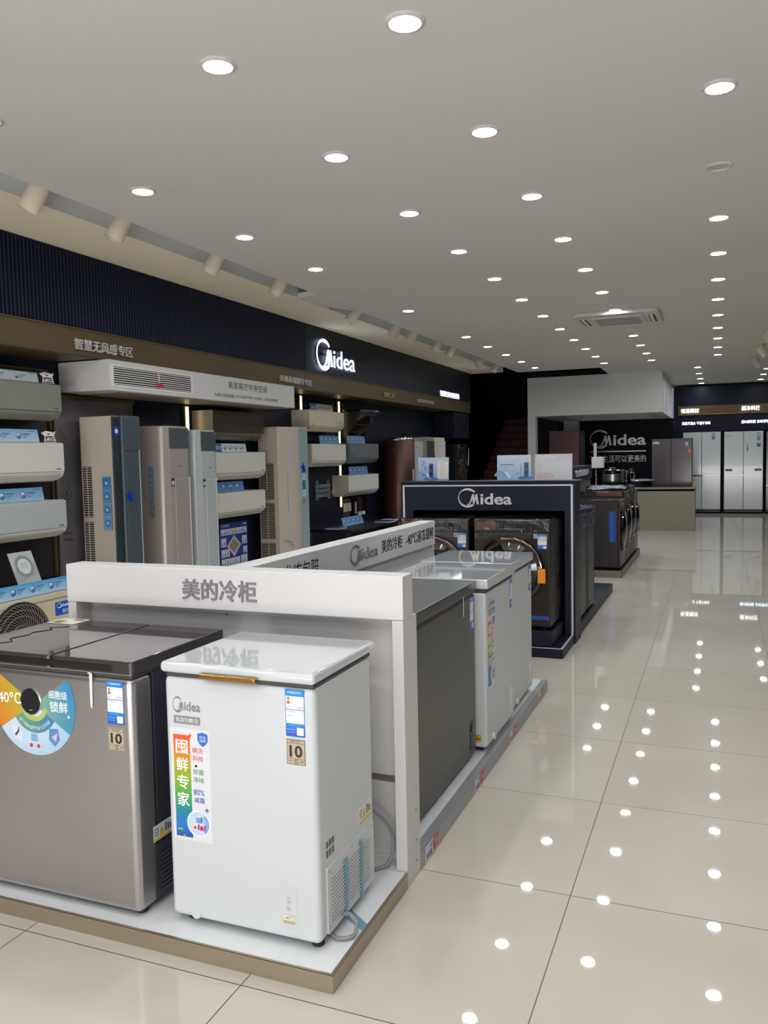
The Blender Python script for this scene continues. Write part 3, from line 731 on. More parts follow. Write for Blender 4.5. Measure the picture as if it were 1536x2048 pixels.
tag(MB().box(-2.40, 2.45, LZ+.001, -2.27, 2.545, LZ+.0022, (232, 228, 214)).rect(FZ(LZ+.0025), -2.385, 2.46, -2.345, 2.50, (150, 130, 110)).rect(FZ(LZ+.0025), -2.33, 2.515, -2.285, 2.535, (190, 60, 50)).build('leaflet'), 'printed paper leaflet lying on the dark glass freezer lid', 'leaflet')

# --- near plinth
b = MB().box(-2.55, 2.000, 0.0, -0.990, 2.602, PZ-.003, 'plinth_white')
b.box(-2.55, 2.003, PZ-.003, -0.994, 2.602, PZ, 'plinth_white')
t = tag(b.build('display_plinth'), 'low white plinth with champagne metal edge under the two near freezers', 'plinth')
MB().box(-2.551, 1.9955, 0.0, -0.985, 1.9995, PZ, 'plinth_edge').box(-0.9895, 1.9996, 0.0, -0.985, 2.602, PZ, 'plinth_edge').box(-2.551, 1.9955, PZ-.002, -0.985, 2.0025, PZ+.0012, 'plinth_edge').box(-0.9935, 2.0026, PZ-.002, -0.985, 2.602, PZ+.0012, 'plinth_edge').build('metal_edge', t)

# --- second plinth along the walkway with the price rail
PZ2 = 0.068
b = MB().box(-1.70, 2.745, 0.0, -0.990, 5.15, PZ2, 'plinth_white')
t = tag(b.build('display_plinth'), 'long low white plinth under the three freezers facing the walkway', 'plinth')
b = MB().box(-0.990, 2.745, 0.0, -0.984, 5.152, PZ2-.002, 'plinth2_edge').box(-1.02, 2.745, PZ2, -0.984, 5.152, PZ2+.0015, 'plinth2_edge')
rail = b.build('price_rail', t)
for y in (2.78, 3.45, 4.12, 4.86):
    fr = FX(-0.984)
    b = MB().rect(fr, y, .004, y+.15, PZ2-.004, (214, 216, 222), .001).prism([(y+.10, .006), (y+.15, .016), (y+.155, .060), (y+.10, .062), (y+.09, .03)], fr, .0006, (190, 44, 40), c0=.0012)
    b.text(fr, '冷柜', y+.105, .02, y+.145, .052, (240, 230, 226), .0022).text(fr, '美的', y+.055, .036, y+.085, .058, (40, 84, 170), .0014).rect(fr, y+.015, .012, y+.045, .03, (180, 80, 70), .0014).rect(fr, y+.05, .008, y+.08, .03, (70, 110, 180), .0014)
    b.build('price_sticker', rail)

# --- white partition with the front header
HX0, HX1 = -2.435, -0.985
t = thing('display_partition', 'white display partition with raised header lettering behind the near freezers', 'display stand', (-1.71, 2.66, 0))
o = (-1.71, 2.66, 0)
MB(o).box(HX0, 2.603, 0.938, HX1, 2.700, 1.089, 'white_board', 0.002, 1).build('header', t)
MB(o).text(FY(2.603), '美的冷柜', -1.876, .972, -1.552, 1.052, 'letter_grey', 0, .006, .012).build('header_lettering', t)
b = MB(o).box(-1.028, 2.606, 0.0, -0.987, 2.742, 0.937, 'white_board', 0.0015, 1)
for z in (.055, .13, .24): b.disc(FX(-0.987), 2.70, z, .005, (60, 56, 54), .0008, 10)
b.build('post', t)
MB(o).box(HX0, 2.606, 0.0, HX0+.041, 2.742, 0.937, 'white_board', 0.0015, 1).build('post', t)
MB(o).box(HX0+.041, 2.606, 0, -1.028, 2.742, PZ, 'plinth_white').box(HX0+.041, 2.69, PZ, -1.028, 2.742, 0.332, 'white_board').box(HX0+.041, 2.69, 0.358, -1.028, 2.742, 0.937, 'white_board').box(HX0+.041, 2.70, 0.33, -1.028, 2.742, 0.36, 'plinth_edge').disc(FY(2.69), -1.74, .905, .004, (50, 50, 50), .0008, 10).build('back_panel', t)

# --- long partition with the long header
t = thing('display_partition', 'long white partition with printed header running along the walkway freezers', 'display stand', (-1.69, 3.8, 0))
o = (-1.69, 3.8, 0); fx = FX(-1.64)
MB(o).box(-1.735, 2.702, 0.94, -1.64, 4.925, 1.089, 'white_board', 0.002, 1).build('header', t)
b = MB(o).text(fx, '化冻包赔', 2.977, .972, 3.285, 1.058, 'letter_black', .0008).text(fx, '美的冷柜', 4.03, .985, 4.34, 1.056, 'letter_black', .0008).text(fx, '-40℃速冻锁鲜', 4.40, .982, 4.895, 1.056, 'letter_black', .0008).text(fx, '-40℃速冻锁鲜', 4.404, .982, 4.899, 1.056, 'letter_black', .0011).text(fx, '美的冷柜', 4.034, .985, 4.344, 1.056, 'letter_black', .0011)
b.build('header_lettering', t)
MB(o).logo(fx, 3.63, .968, 3.975, 1.068, 'letter_grey', .0, .004, .0).build('logo', t)
MB(o).box(-1.735, 2.745, 0.0, -1.66, 4.88, 0.94, 'white_trim').build('back_panel', t)
b = MB(o).box(-1.735, 4.88, 0.0, -1.645, 4.925, 0.94, 'white_board'); b.disc(FX(-1.645), 4.903, .90, .006, (40, 40, 40), .0008, 10); b.build('post', t)

# --- three freezers facing the walkway
def walk_freezer(label, y0, y1, xf, D, mb, ml, white, sticker, tape=False):
    W_ = y1-y0
    t = thing('chest_freezer', label, 'chest freezer', (xf, y0, PZ2+.002), PI/2)
    MB().box(0, 0, 0.022, W_, D, 0.772, mb, 0.014 if white else 0.008, 3).build('cabinet', t)
    MB().box(0.006, 0.004, 0.768, W_-0.006, D, 0.792, 'gasket', 0.004).build('gasket', t)
    MB().box(-0.003, -0.010, 0.790, W_+0.003, D+0.015, 0.836, ml, 0.005, 2).build('lid', t)
    energy_label(t, LF, W_-.085, .615, W_-.025, .765)
    b = MB().rrect(LF, W_-.10, .055, W_-.055, .19, .003, 'white_gloss' if white else 'black', 0, .002).disc(LF, W_-.075, .15, .016, 'white_gloss' if white else 'black_gloss', .002, 16, th=.006)
    b.build('control_panel', t)
    if white:
        MB().disc(LF, .11, .05, .018, 'white_gloss', 0, 18, th=.012).build('drain_cap', t)
        MB().rect(F((0, 0, 0), (0, -1, 0), (0, 0, 1)), -.07, .05, -.03, .085, (232, 150, 40), .001, .0006).rect(F((0, 0, 0), (0, -1, 0), (0, 0, 1)), -.066, .062, -.034, .066, (40, 40, 40), .002).build('spec_label', t)
    if sticker:
        MB().logo(LF, .045, .69, .165, .735, (128, 128, 132), .0006, 0, .02).build('logo', t)
        tag_plate(t, LF, .05, .655, .165, .682); feature_sticker(t, LF, .02, .30, .165, .645)
    else:
        if not white: MB().rrect(LF, .04, .25, .075, .64, .01, (110, 112, 114), 0, .0008).disc(LF, .0575, .60, .014, (60, 90, 170), .001, 14).build('feature_sticker', t)
    if tape: MB().rect(LF, W_-.225, .705, W_-.213, .795, 'white_trim', .011).build('lid_tape', t)
    feet(t, W_, D, .022)
    return t
walk_freezer('dark grey metal chest freezer facing the walkway, right behind the white post', 2.80, 3.74, -1.055, 0.50, 'steel_grey', 'steel_grey', False, False, True)
walk_freezer('white chest freezer facing the walkway with a colourful sticker, between two other freezers', 3.775, 4.345, -1.01, 0.50, 'white_body', 'white_gloss', True, True)
walk_freezer('plain white chest freezer at the far end of the white plinth', 4.375, 4.915, -1.03, 0.50, 'white_body', 'white_gloss', True, False)

# ================================================================== the wall of air conditioners (things facing +X use a local front of -Y)
WX = -4.80
PYZ = F((0, 0, 0), (0, 1, 0), (0, 0, 1))            # profile plane, pushed along local +X
def wall_ac(label, y0, y1, z0, z1, body, front, grp, depth=0.25, style='round', side=None, logo_left=False):
    W_, H_, D = y1-y0, z1-z0, depth
    t = thing('wall_air_conditioner', label, 'air conditioner', (WX, y0, z0), PI/2, grp)
    if style == 'round':
        pr = [(0, 0.02*H_), (-.50*D, 0), (-.72*D, .03*H_), (-.90*D, .12*H_), (-.965*D, .22*H_), (-.965*D, .97*H_), (-.93*D, H_), (0, H_)]
    elif style == 'square':
        pr = [(0, 0.0), (-.62*D, 0.0), (-.95*D, .20*H_), (-.965*D, .24*H_), (-.965*D, .985*H_), (-.95*D, H_), (0, H_)]
    else:
        pr = [(0, .06*H_), (-.45*D, 0), (-.80*D, .05*H_), (-.93*D, .18*H_), (-.965*D, .26*H_), (-.965*D, .97*H_), (-.93*D, H_), (0, H_)]
    MB().prism(pr, PYZ, W_, body, 0.012 if style != 'square' else 0.006, 3).build('casing', t)
    zf = .235*H_ if style != 'round' else .245*H_
    MB().box(0.004, -D, zf, W_-.004, -.955*D, .985*H_, front, 0.008, 3).build('front_panel', t)
    MB().prism([(-.60*D, .012*H_), (-.74*D, .045*H_), (-.91*D, .14*H_), (-.972*D, .225*H_), (-.985*D, .222*H_), (-.925*D, .125*H_), (-.75*D, .022*H_), (-.60*D, -.008*H_)], F((0.03, 0, 0), (0, 1, 0), (0, 0, 1)), W_-.06, side or body, 0.002, 1).build('air_flap', t)
    b = MB().rect(FY(-D-.0004), 0.05 if logo_left else W_-.09, .30*H_, (0.05 if logo_left else W_-.09)+.05, .30*H_+.008, (90, 90, 92), .0004)
    b.build('badge', t)
    return t
def advert(label, y0, y1, z0, h, x, grp, skin=((120, 172, 214), (190, 214, 232)), n=4, lean=0.10, glossy=False, bigtext=None, tilt=0.0):
    """printed strip standing on a unit, leaning back a little"""
    t = thing('advert_strip', label, 'sign board', (x, (y0+y1)/2, z0), PI/2, grp)
    t.rotation_euler = (0, 0, PI/2)
    W_ = y1-y0
    fr = F((0, 0, 0), (math.cos(tilt), 0, math.sin(tilt)), (-math.sin(tilt), lean, math.cos(tilt)))
    b = MB().prism([(-W_/2, 0), (W_/2, 0), (W_/2-.01, h), (-W_/2, h)], fr, .004, skin[1])
    b.flat([(-W_/2, 0), (W_/2, 0), (W_/2-.01, h), (-W_/2, h)], fr, (1, 1, 1), .0044, [skin[1], skin[1], skin[0], skin[0]])
    e = .005; x0 = -W_/2+.02
    if bigtext:
        b.rect(fr, -W_/2, 0, -W_/2+.26*W_, h, (40, 78, 150), e).text(fr, bigtext, -W_/2+.03*W_, .3*h, -W_/2+.24*W_, .72*h, (226, 234, 246), e+.0006)
        x0 = -W_/2+.30*W_
    st_ = (W_/2-.04-x0)/n
    for i in range(n):
        a = x0+st_*i
        b.disc(fr, a+h*.36, h*.5, h*.26, (56, 96, 150), e, 16).disc(fr, a+h*.33, h*.53, h*.18, (206, 222, 236), e+.0005, 14).rect(fr, a+h*.24, h*.36, a+h*.46, h*.52, (84, 130, 180), e+.001)
        for j in range(3): b.rect(fr, a+h*.72, h*(.60-.14*j), a+min(st_-.01, h*(1.5-.2*j)), h*(.67-.14*j), (50, 92, 158) if j == 0 else (110, 140, 176), e)
    b.rect(fr, W_/2-.10, h*.84, W_/2-.03, h*.88, (40, 80, 150), e)
    b.build('printed_board', t)
    MB().prism([(0, 0), (.05, 0), (.0, .05)], F((-.002-W_*.3, 0.002, 0), (0, 1, 0), (0, 0, 1)), .004, 'acrylic').prism([(0, 0), (.05, 0), (.0, .05)], F((W_*.3, 0.002, 0), (0, 1, 0), (0, 0, 1)), .004, 'acrylic').build('foot_rest', t)
    return t
GL = 'units stacked on the wall at the left edge'
wall_ac('grey green wall air conditioner, topmost at the left picture edge', 4.02, 4.905, 1.812, 2.080, 'ac_grey', 'ac_grey', GL, .25, 'low')
wall_ac('warm white wall air conditioner, middle of the three at the left edge', 4.02, 4.905, 1.362, 1.648, 'ac_white', 'ac_white', GL, .25, 'round')
wall_ac('pale grey wall air conditioner with white curved underside, lowest at the left edge', 4.02, 4.905, 0.945, 1.222, 'ac_white', 'silver_white', GL, .25, 'round')
advert('pale blue advert strip on the topmost grey green unit', 4.10, 4.73, 2.082, .072, -4.60, 'advert strips at the left edge', ((176, 194, 196), (196, 204, 200)), 3)
advert('blue advert strip on the middle warm white unit', 4.10, 4.71, 1.650, .092, -4.60, 'advert strips at the left edge', n=3)
advert('blue advert strip on the lowest pale grey unit', 4.10, 4.73, 1.224, .098, -4.60, 'advert strips at the left edge', ((96, 150, 196), (160, 194, 220)), 3)
for z, y, lab in ((2.082, 4.80, 'black and white paper tag on the topmost left unit'), (1.650, 4.79, 'black and white paper tag on the middle left unit')):
    t = thing('paper_tag', lab, 'tag', (-4.58, y, z), PI/2, 'paper tags on the units')
    fr = F((0, 0, 0), (1, 0, 0), (0, .15, 1))
    P = [(-.055, -.0), (.065, -.0), (.055, .05), (.075, .085), (.05, .075), (-.02, .085), (-.07, .07), (-.04, .045)]
    b = MB().prism(P, fr, .002, (226, 224, 218))
    for q in ((-.03, .035, .04, .045), (-.035, .02, -.02, .038), (.0, .018, .012, .030), (.02, .016, .034, .030), (.04, .02, .05, .036), (-.01, .055, .01, .065), (-.045, .004, .055, .012)): b.rect(fr, *q, (26, 26, 28), .0026)
    b.build('card', t)
# backboard with gilt edges behind them, then the ink landscape panel
b = MB().box(WX, 3.6, 0.62, WX+.012, 5.02, 2.20, 'black')
t = tag(b.build('display_backboard'), 'black backboard with thin gilt frame behind the left edge air conditioners', 'display board')
MB().box(WX+.012, 5.005, 0.62, WX+.03, 5.02, 2.21, 'gold_band').box(WX+.012, 3.6, 2.195, WX+.03, 5.02, 2.21, 'gold_band').box(WX+.012, 3.6, .93, WX+.02, 5.02, .937, 'gold_band').build('gilt_frame', t)
b = MB().box(WX+.003, 5.06, 0.2, WX+.02, 6.0, 2.0, 'ink_panel').box(WX+.003, 5.03, 2.0, WX+.04, 6.0, 2.03, 'gold_band')
t = tag(b.build('mural_panel'), 'grey ink landscape panel behind the leftmost tower air conditioner', 'panel')
fr = FX(WX+.021); b = MB()
def srange(n): return [i/n for i in range(n+1)]
for P in ([(5.10+.12*k, 1.60+.05*math.sin(4*k)) for k in range(8)], [(5.10+.12*k, 1.74-.04*k+.05*math.cos(3*k)) for k in range(8)]):
    b.flat(P+[(5.94, 1.3), (5.10, 1.3)], fr, (92, 88, 92), .0003 if P[0][1] < 1.7 else .0001)
b.arc(fr, 5.155, 1.255, .045, .05, 0, 6.283, (40, 38, 42), .001, 28).text(fr, 'S', 5.135, 1.228, 5.175, 1.282, (40, 38, 42), .001)
b.text(fr, '智慧无风', 5.10, .925, 5.20, .95, (50, 48, 54), .001).text(fr, '柔风舒适', 5.10, .875, 5.20, .90, (50, 48, 54), .001).text(fr, '云山', 5.12, 1.12, 5.18, 1.15, (70, 66, 70), .001)
b.build('ink_print', t)

# outdoor condenser with its sign and pamphlet
t = thing('outdoor_condenser', 'cream outdoor condenser with round fan grille and blue badge at the left edge', 'air conditioner', (-4.25, 3.735, 0), PI/2)
W_, H_, D = .885, .602, .34
MB().box(0, 0, .04, W_, D, H_, 'cond_cream', .012, 2).box(-.004, -.004, .556, W_+.004, D+.004, .563, 'beige_dark').build('casing', t)
fr = FY(0.0); ca, cb, R_ = .375, .325, .245
MB().lathe([(0.0, -.02), (.02, .004), (R_-.012, .004), (R_, .012), (R_+.012, .012), (R_+.018, 0.0)], fr, 'vent_dark', ca, cb, 40).build('fan_opening', t)
b = MB()
for i in range(44):
    a = 2*PI*i/44
    b.tube([fr.p(ca+r*math.cos(a+1.1*(r/R_)**1.5), cb+r*math.sin(a+1.1*(r/R_)**1.5), .022-.010*(r/R_)) for r in (.05, .11, .17, .21, R_+.004)], .0016, 'beige_dark', 4)
for r in (.05, .11, .17, .21, R_): b.lathe([(r-.002, .014), (r, .026-.012*(r/R_)), (r+.002, .014)], fr, 'beige_dark', ca, cb, 40)
b.disc(fr, ca, cb, .05, 'beige_dark', .016, 24, th=.006)
b.build('fan_grille', t)
b = MB().rrect(fr, .690, .437, .855, .532, .012, (28, 84, 190), 0, .002).logo(fr, .704, .488, .846, .524, (226, 236, 246), .0026).text(fr, '美的', .755, .447, .81, .477, (226, 236, 246), .0026)
b.build('badge', t)
for x in (.10, W_-.16): MB().box(x, .02, 0, x+.06, D-.02, .045, 'rubber').build('foot', t)
t = advert('long blue advert strip along the top of the cream outdoor condenser', 3.70, 4.60, .606, .092, -4.275, 'advert strips at the left edge', ((70, 160, 214), (176, 208, 232)), 5)
t = thing('pamphlet', 'grey pamphlet with a round emblem leaning behind the condenser strip', 'pamphlet', (-4.36, 4.35, .604), PI/2)
fr = F((0, 0, 0), (1, 0, 0), (0, .42, 1))
b = MB().prism([(-.105, 0), (.105, 0), (.105, .305), (-.105, .305)], fr, .003, (178, 182, 182))
b.flat([(-.105, .08), (.105, .13), (.105, .22), (-.105, .17)], fr, (160, 164, 164), .0034).disc(fr, 0, .20, .080, (130, 134, 136), .0038, 28).disc(fr, 0, .20, .056, (206, 210, 210), .0044, 28)
for q in (.19, .205, .22): b.rect(fr, -.03, q, .03, q+.004, (140, 144, 146), .005)
b.build('sheet', t)

# ducted unit box under the gold band
t = thing('ducted_air_conditioner_box', 'long white boxed ducted air conditioner with slatted grille and black lettering', 'air conditioner', (-4.55, 6.64, 2.02))
o = (-4.55, 6.64, 2.02)
MB(o).box(-4.795, 5.14, 2.045, -4.30, 8.13, 2.278, 'white_board', .003, 1).build('casing', t)
fx = FX(-4.30)
b = MB(o)
b.prism([(5.15, 2.072), (6.225, 2.072), (6.225, 2.245), (5.15, 2.245)], fx, .006, 'white_trim', .002, 1)
b.rect(fx, 5.185, 2.09, 6.19, 2.228, 'vent_dark', .0064)
for i in range(8):
    z = 2.094+.0172*i
    b.prism([(5.185, z), (6.19, z), (6.19, z+.0075), (5.185, z+.0075)], fx, .006, 'white_board', c0=.0064)
b.build('grille', t)
b = MB(o).tube([fx.p(5.72, 2.235, .014), fx.p(5.725, 2.19, .02), fx.p(5.72, 2.13, .018)], .004, 'lamp_cream', 6)
b.flat([(5.70, 2.14), (5.72, 2.15), (5.77, 2.135), (5.78, 2.115), (5.75, 2.10), (5.70, 2.10)], fx, (200, 40, 40), .02)
b.build('red_ribbon', t)
MB(o).text(fx, '美家客厅中央空调', 6.80, 2.168, 7.53, 2.238, 'letter_black', .001).build('heading_lettering', t)
for tx, a, q in (('Be离子云除病菌', 6.57, 6.90), ('|65℃高温不停机', 6.925, 7.245), ('|10s速风，百档无极调速', 7.27, 7.75)): MB(o).text(fx, tx, a, 2.082, q, 2.118, 'letter_black', .001).build('small_lettering', t)
MB(o).box(-4.75, 5.3, 2.037, -4.35, 8.0, 2.046, 'beige_dark').build('return_panel', t)

# tower units
TZ = FZ(0.0)
def tower(label, y0, y1, zt, xb, xf, body, panel, kind, zb=0.0):
    """cabinet air conditioner: local front faces -Y, origin at the back left floor corner turned to face +X"""
    W_, D, H_ = y1-y0, xf-xb, zt
    t = thing('tower_air_conditioner', label, 'air conditioner', (xb, y0, zb), PI/2, 'tower units along the wall')
    if kind == 'split':            # beige casing, slate front
        MB().prism([(0, 0), (0, -.30*D), (.015, -.86*D), (.05, -.90*D), (W_, -.90*D), (W_, 0)], TZ, H_-.005, body, .008, 2).build('casing', t)
        MB().box(.0, -.93*D, .02, .085, -.885*D, H_-.01, 'slate_dark', .006).build('side_panel', t)
        p = MB().box(.085, -D, .02, W_-.012, -.90*D, H_, panel, .014, 3).build('front_panel', t)
        MB().box(.115, -D-.002, .03, W_-.045, -D+.01, H_-.28, 'slate', .004).box(W_-.045, -D-.004, .03, W_-.036, -D+.01, H_-.27, 'silver_white').box(.11, -D-.003, H_-.283, W_-.036, -D+.008, H_-.276, 'slate_dark').build('outlet_door', p)
        fr = FY(-.93*D); MB().rect(fr, .012, H_-.16, .075, H_-.09, (30, 70, 190), .001).disc(fr, .043, H_-.125, .018, (220, 226, 240), .0014, 14).rect(fr, .012, H_-.08, .075, H_-.03, (24, 32, 60), .001).build('efficiency_label', t)
    elif kind == 'curved':         # rounded pale casing with a grey display at the head
        P = [(0, 0), (0, -.45*D), (.02, -.78*D), (.05, -.92*D), (.10, -D), (W_-.02, -D), (W_, -.95*D), (W_, 0)]
        MB().prism(P, TZ, H_, body, .010, 3).build('casing', t)
        p = MB().box(.095, -D-.006, H_-.195, W_-.006, -D+.02, H_-.015, 'screen_grey', .006).build('display_screen', t)
        MB().rect(FY(-D-.0065), W_-.03, H_-.04, W_-.022, H_-.032, (220, 230, 236), .0005).rect(FY(-D-.0065), W_-.03, H_-.12, W_-.024, H_-.11, (180, 190, 200), .0005).build('display_icons', p)
        MB().box(.155, -D-.004, .03, W_-.02, -D+.02, H_-.45, panel, .008).box(W_-.018, -D-.006, .03, W_-.010, -D+.02, H_-.445, 'white_trim').build('outlet_door', t)
        fr = FY(-D); MB().rrect(fr, .105, H_-.52, .15, H_-.45, .008, (44, 56, 96), .001, .0006).disc(fr, .1275, H_-.49, .019, (226, 228, 232), .002, 16).disc(fr, .1275, H_-.49, .008, (120, 124, 150), .0024, 12).build('badge', t); MB().rect(fr, .21, H_-.35, .25, H_-.342, (90, 90, 92), .001).build('name_mark', t)
    else:                          # faceted
        MB().prism([(0, 0), (0, -.66*D), (.17*W_, -.80*D), (.55*W_, -D), (W_, -D), (W_, 0)], TZ, H_, body, .004, 1).build('casing', t)
        p = MB().box(.56*W_, -D-.010, .10, W_-.004, -D+.004, H_-.01, panel, .004).build('glass_front', t)
        MB().rect(FY(-D-.0105), .62*W_, H_-.78, .86*W_, H_-.52, (170, 196, 210), .0006).rect(FY(-D-.0105), .66*W_, H_-.70, .82*W_, H_-.60, (60, 90, 150), .001).rect(FY(-D-.0105), .66*W_, H_-.86, .8*W_, H_-.81, (190, 120, 80), .0006).build('front_sticker', p)
    # side intake slots, facing local -X
    fs = F((0, 0, 0), (0, -1, 0), (0, 0, 1)); a1 = .30*D if kind != 'facet' else .52*D
    for q0, q1 in ((H_-.80, H_-.40), (H_-1.24, H_-.84), (H_-1.70, H_-1.28)):
        b = MB().rect(fs, .015, q0, a1, q1, 'vent_dark', .001)
        n = int((q1-q0)/.018)
        for i in range(n):
            z = q0+(q1-q0)*(i+.3)/n
            b.prism([(.012, z), (a1, z), (a1, z+.006), (.012, z+.006)], fs, .004, body, c0=.001)
        b.prism([((a1+.015)/2-.003, q0), ((a1+.015)/2+.003, q0), ((a1+.015)/2+.003, q1), ((a1+.015)/2-.003, q1)], fs, .0045, body, c0=.001)
        b.build('intake_slots', t)
    return t, W_, D, H_
def ribbon_star(parent, fr, a, q, c, r=.05):
    b = MB()
    for i in range(5):
        t_ = 2*PI*i/5+.3; u = Vector((math.cos(t_), math.sin(t_))); v = Vector((-u.y, u.x))
        P = [(a, q), tuple(Vector((a, q))+u*r*.6+v*r*.35), tuple(Vector((a, q))+u*r*1.25), tuple(Vector((a, q))+u*r*.5-v*r*.1)]
        b.prism(P, fr, .004+.002*i, 'blue_ribbon', c0=c)
    b.build('ribbon_star', parent)
def side_strip(parent, fs, a0, q0, a1, q1, cols):
    b = MB().rect(fs, a0, q0, a1, q1, cols[1], .002, top=cols[0])
    n = 4
    for i in range(n):
        z = q0+(q1-q0)*(i+.5)/n; m_ = (a0+a1)/2; r = (a1-a0)*.32
        b.disc(fs, m_, z, r, (58, 104, 160), .0024, 14).disc(fs, m_, z, r*.6, (160, 196, 226), .0028, 12).rect(fs, a0, z+(q1-q0)*.11, a1, z+(q1-q0)*.115, (210, 224, 236), .0026)
    b.build('side_sticker', parent)
t, W_, D, H_ = tower('beige tower air conditioner with slate front, leftmost of the wall towers', 5.24, 5.56, 1.862, -4.70, -4.35, 'beige', 'slate', 'split')
fs = F((0, 0, 0), (0, -1, 0), (0, 0, 1))
side_strip(t, fs, .205, H_-.90, .285, H_-.48, ((60, 130, 180), (120, 164, 200)))
ribbon_star(t, FY(-D), .135, H_-.64, .004, .042)
MB().tube([(-.01, -.31, H_-.63), (-.006, -.345, H_-.628), (.11, -D-.012, H_-.635)], .003, 'acrylic', 6).build('hanging_thread', t)
t, W_, D, H_ = tower('champagne tower air conditioner with grey display, second from the left', 5.83, 6.21, 1.795, -4.70, -4.35, 'champagne', 'champagne', 'curved')
side_strip(t, fs, .20, H_-.78, .24, H_-.34, ((90, 130, 160), (120, 124, 132)))
tower('pale silver tower air conditioner with grey display, third from the left', 6.30, 6.635, 1.772, -4.70, -4.35, 'silver_white', 'silver_white', 'curved')
t, W_, D, H_ = tower('tall faceted beige tower air conditioner with pale aqua glass front', 8.03, 8.50, 1.845, -4.72, -4.35, 'beige', 'aqua', 'facet')
ribbon_star(t, FY(-D), .72*W_, H_-.46, .012, .05)
MB().box(.22*W_, -.87*D, H_-.95, .26*W_, -.83*D, H_-.48, 'silver_white', .004).build('side_handle', t)
MB().tube([(.1*W_, -.76*D, 1845e-3-1.26), (.25*W_, -.88*D, .575), (.27*W_, -.9*D, .53)], .004, 'letter_gold', 6).disc(FY(-.9*D), .27*W_, .53, .018, (200, 150, 70), .012, 6).build('ribbon_tassel', t)

# wall units in the middle bays
GM = 'wall units in the middle bay'
wall_ac('glossy brown wall air conditioner with gilt sides, topmost of its column', 6.91, 7.88, 1.690, 1.985, 'champagne', 'ac_brown', GM, .25, 'round', 'ac_brown')
MT['gilt_side'] = MT['letter_gold']
wall_ac('white wall air conditioner under the glossy brown one', 6.93, 7.90, 1.29, 1.572, 'cream', 'ac_white', GM, .25, 'round', 'ac_white')
wall_ac('white wall air conditioner with blue label, third under the glossy brown one', 6.95, 7.88, .905, 1.165, 'cream', 'ac_white', GM, .25, 'low', 'ac_white')
advert('advert strip with dark blue heading on the second white unit of its column', 6.98, 7.62, 1.574, .085, -4.62, 'advert strips in the middle bay', ((206, 210, 216), (224, 226, 228)), 4, bigtext='全直流')
advert('plain blue advert strip on the third unit of the brown unit column', 6.98, 7.55, 1.167, .105, -4.62, 'advert strips in the middle bay', ((54, 104, 160), (96, 146, 196)), 4)
wall_ac('cream wall air conditioner beside the upper warm light strip', 8.98, 9.98, 1.825, 2.080, 'cream', 'cream', GM, .25, 'square', logo_left=True)
t = wall_ac('white wall air conditioner with a blue star on its side', 9.02, 10.02, 1.385, 1.668, 'cream', 'ac_white', GM, .25, 'round', 'ac_white', True)
ribbon_star(t, F((0, 0, 0), (0, -1, 0), (0, 0, 1)), .14, .15, .012, .05)
wall_ac('slate grey wall air conditioner below the black range hood', 10.14, 11.16, 1.408, 1.682, 'ac_slate', 'ac_slate', GM, .25, 'round')
wall_ac('white wall air conditioner, lowest below the black range hood', 10.08, 11.14, .968, 1.252, 'beige', 'ac_white', GM, .25, 'square', 'ac_white', True)
advert('advert strip with dark blue heading on the cream unit', 9.22, 9.86, 2.083, .09, -4.66, 'advert strips in the middle bay', ((190, 184, 160), (200, 194, 170)), 3, bigtext='全直流')
advert('blue advert strip with four round pictures above the starred white unit', 9.42, 10.0, 1.671, .105, -4.64, 'advert strips in the middle bay', ((84, 130, 190), (120, 164, 210)), 4)
advert('blue advert strip above the slate grey unit', 10.25, 10.86, 1.685, .10, -4.64, 'advert strips in the middle bay', ((110, 140, 184), (140, 170, 206)), 4)
advert('blue advert strip on the lowest white unit below the hood', 10.30, 10.95, 1.255, .11, -4.64, 'advert strips in the middle bay', ((84, 130, 190), (110, 150, 200)), 4)
t = thing('range_hood', 'black slanted range hood on the wall beside the cream unit', 'range hood', (WX, 10.40, 1.78), PI/2)
MB().prism([(0, 0), (-.08, 0), (-.28, .31), (-.30, .34), (-.30, .36), (0, .36)], PYZ, .62, 'black', .006, 2).build('body', t)
MB().box(-.03, -.32, .335, .66, 0, .362, 'black_gloss', .004).build('top_plate', t)
fr = F((.04, -.088, .012), (1, 0, 0), (0, -.20, .31))
MB().prism([(0, 0), (.54, 0), (.54, .34), (0, .34)], fr, .012, 'black_gloss', .004, 1).prism([(.03, .18), (.51, .18), (.51, .195), (.03, .195)], fr, .002, 'vent_dark', c0=.012).build('front_glass', t)
b = MB()
for x in (.05, .55): b.tube([(x, -.01, .36), (x, -.02, .43), (x-.04, -.02, .46)], .003, 'cable', 5)
b.build('hanging_wire', t)

# warm vertical light strips
for y, z0, z1, lab in ((6.80, .5, 2.035, 'warm vertical light strip left of the glossy brown unit'), (9.19, .9, 2.282, 'warm vertical light strip beside the faceted tower'), (10.30, .80, 2.27, 'warm vertical light strip left of the lowest hood bay units')):
    t = thing('light_strip', lab, 'light strip', (WX, y, z0), 0, 'warm vertical light strips')
    MB().box(0, -.035, 0, .025, .035, z1-z0, 'gold_band').build('channel', t)
    MB().box(.025, -.022, .02, .032, .022, z1-z0-.02, 'led_warm').build('diffuser', t)
t = thing('mounting_bracket', 'grey empty mounting bracket on the navy wall', 'bracket', (WX, 9.55, .95), PI/2)
b = MB()
for x in (.03, .35): b.box(x, -.02, 0, x+.05, 0, .25, 'ac_slate', .002)
for z in (.03, .09, .15): b.box(.0, -.025, z, .43, -.003, z+.05, 'ac_slate', .002)
b.box(-.0, -.03, .0, .06, 0, .02, 'ac_slate').box(.36, -.03, 0, .43, 0, .02, 'ac_slate')
b.build('plate', t)
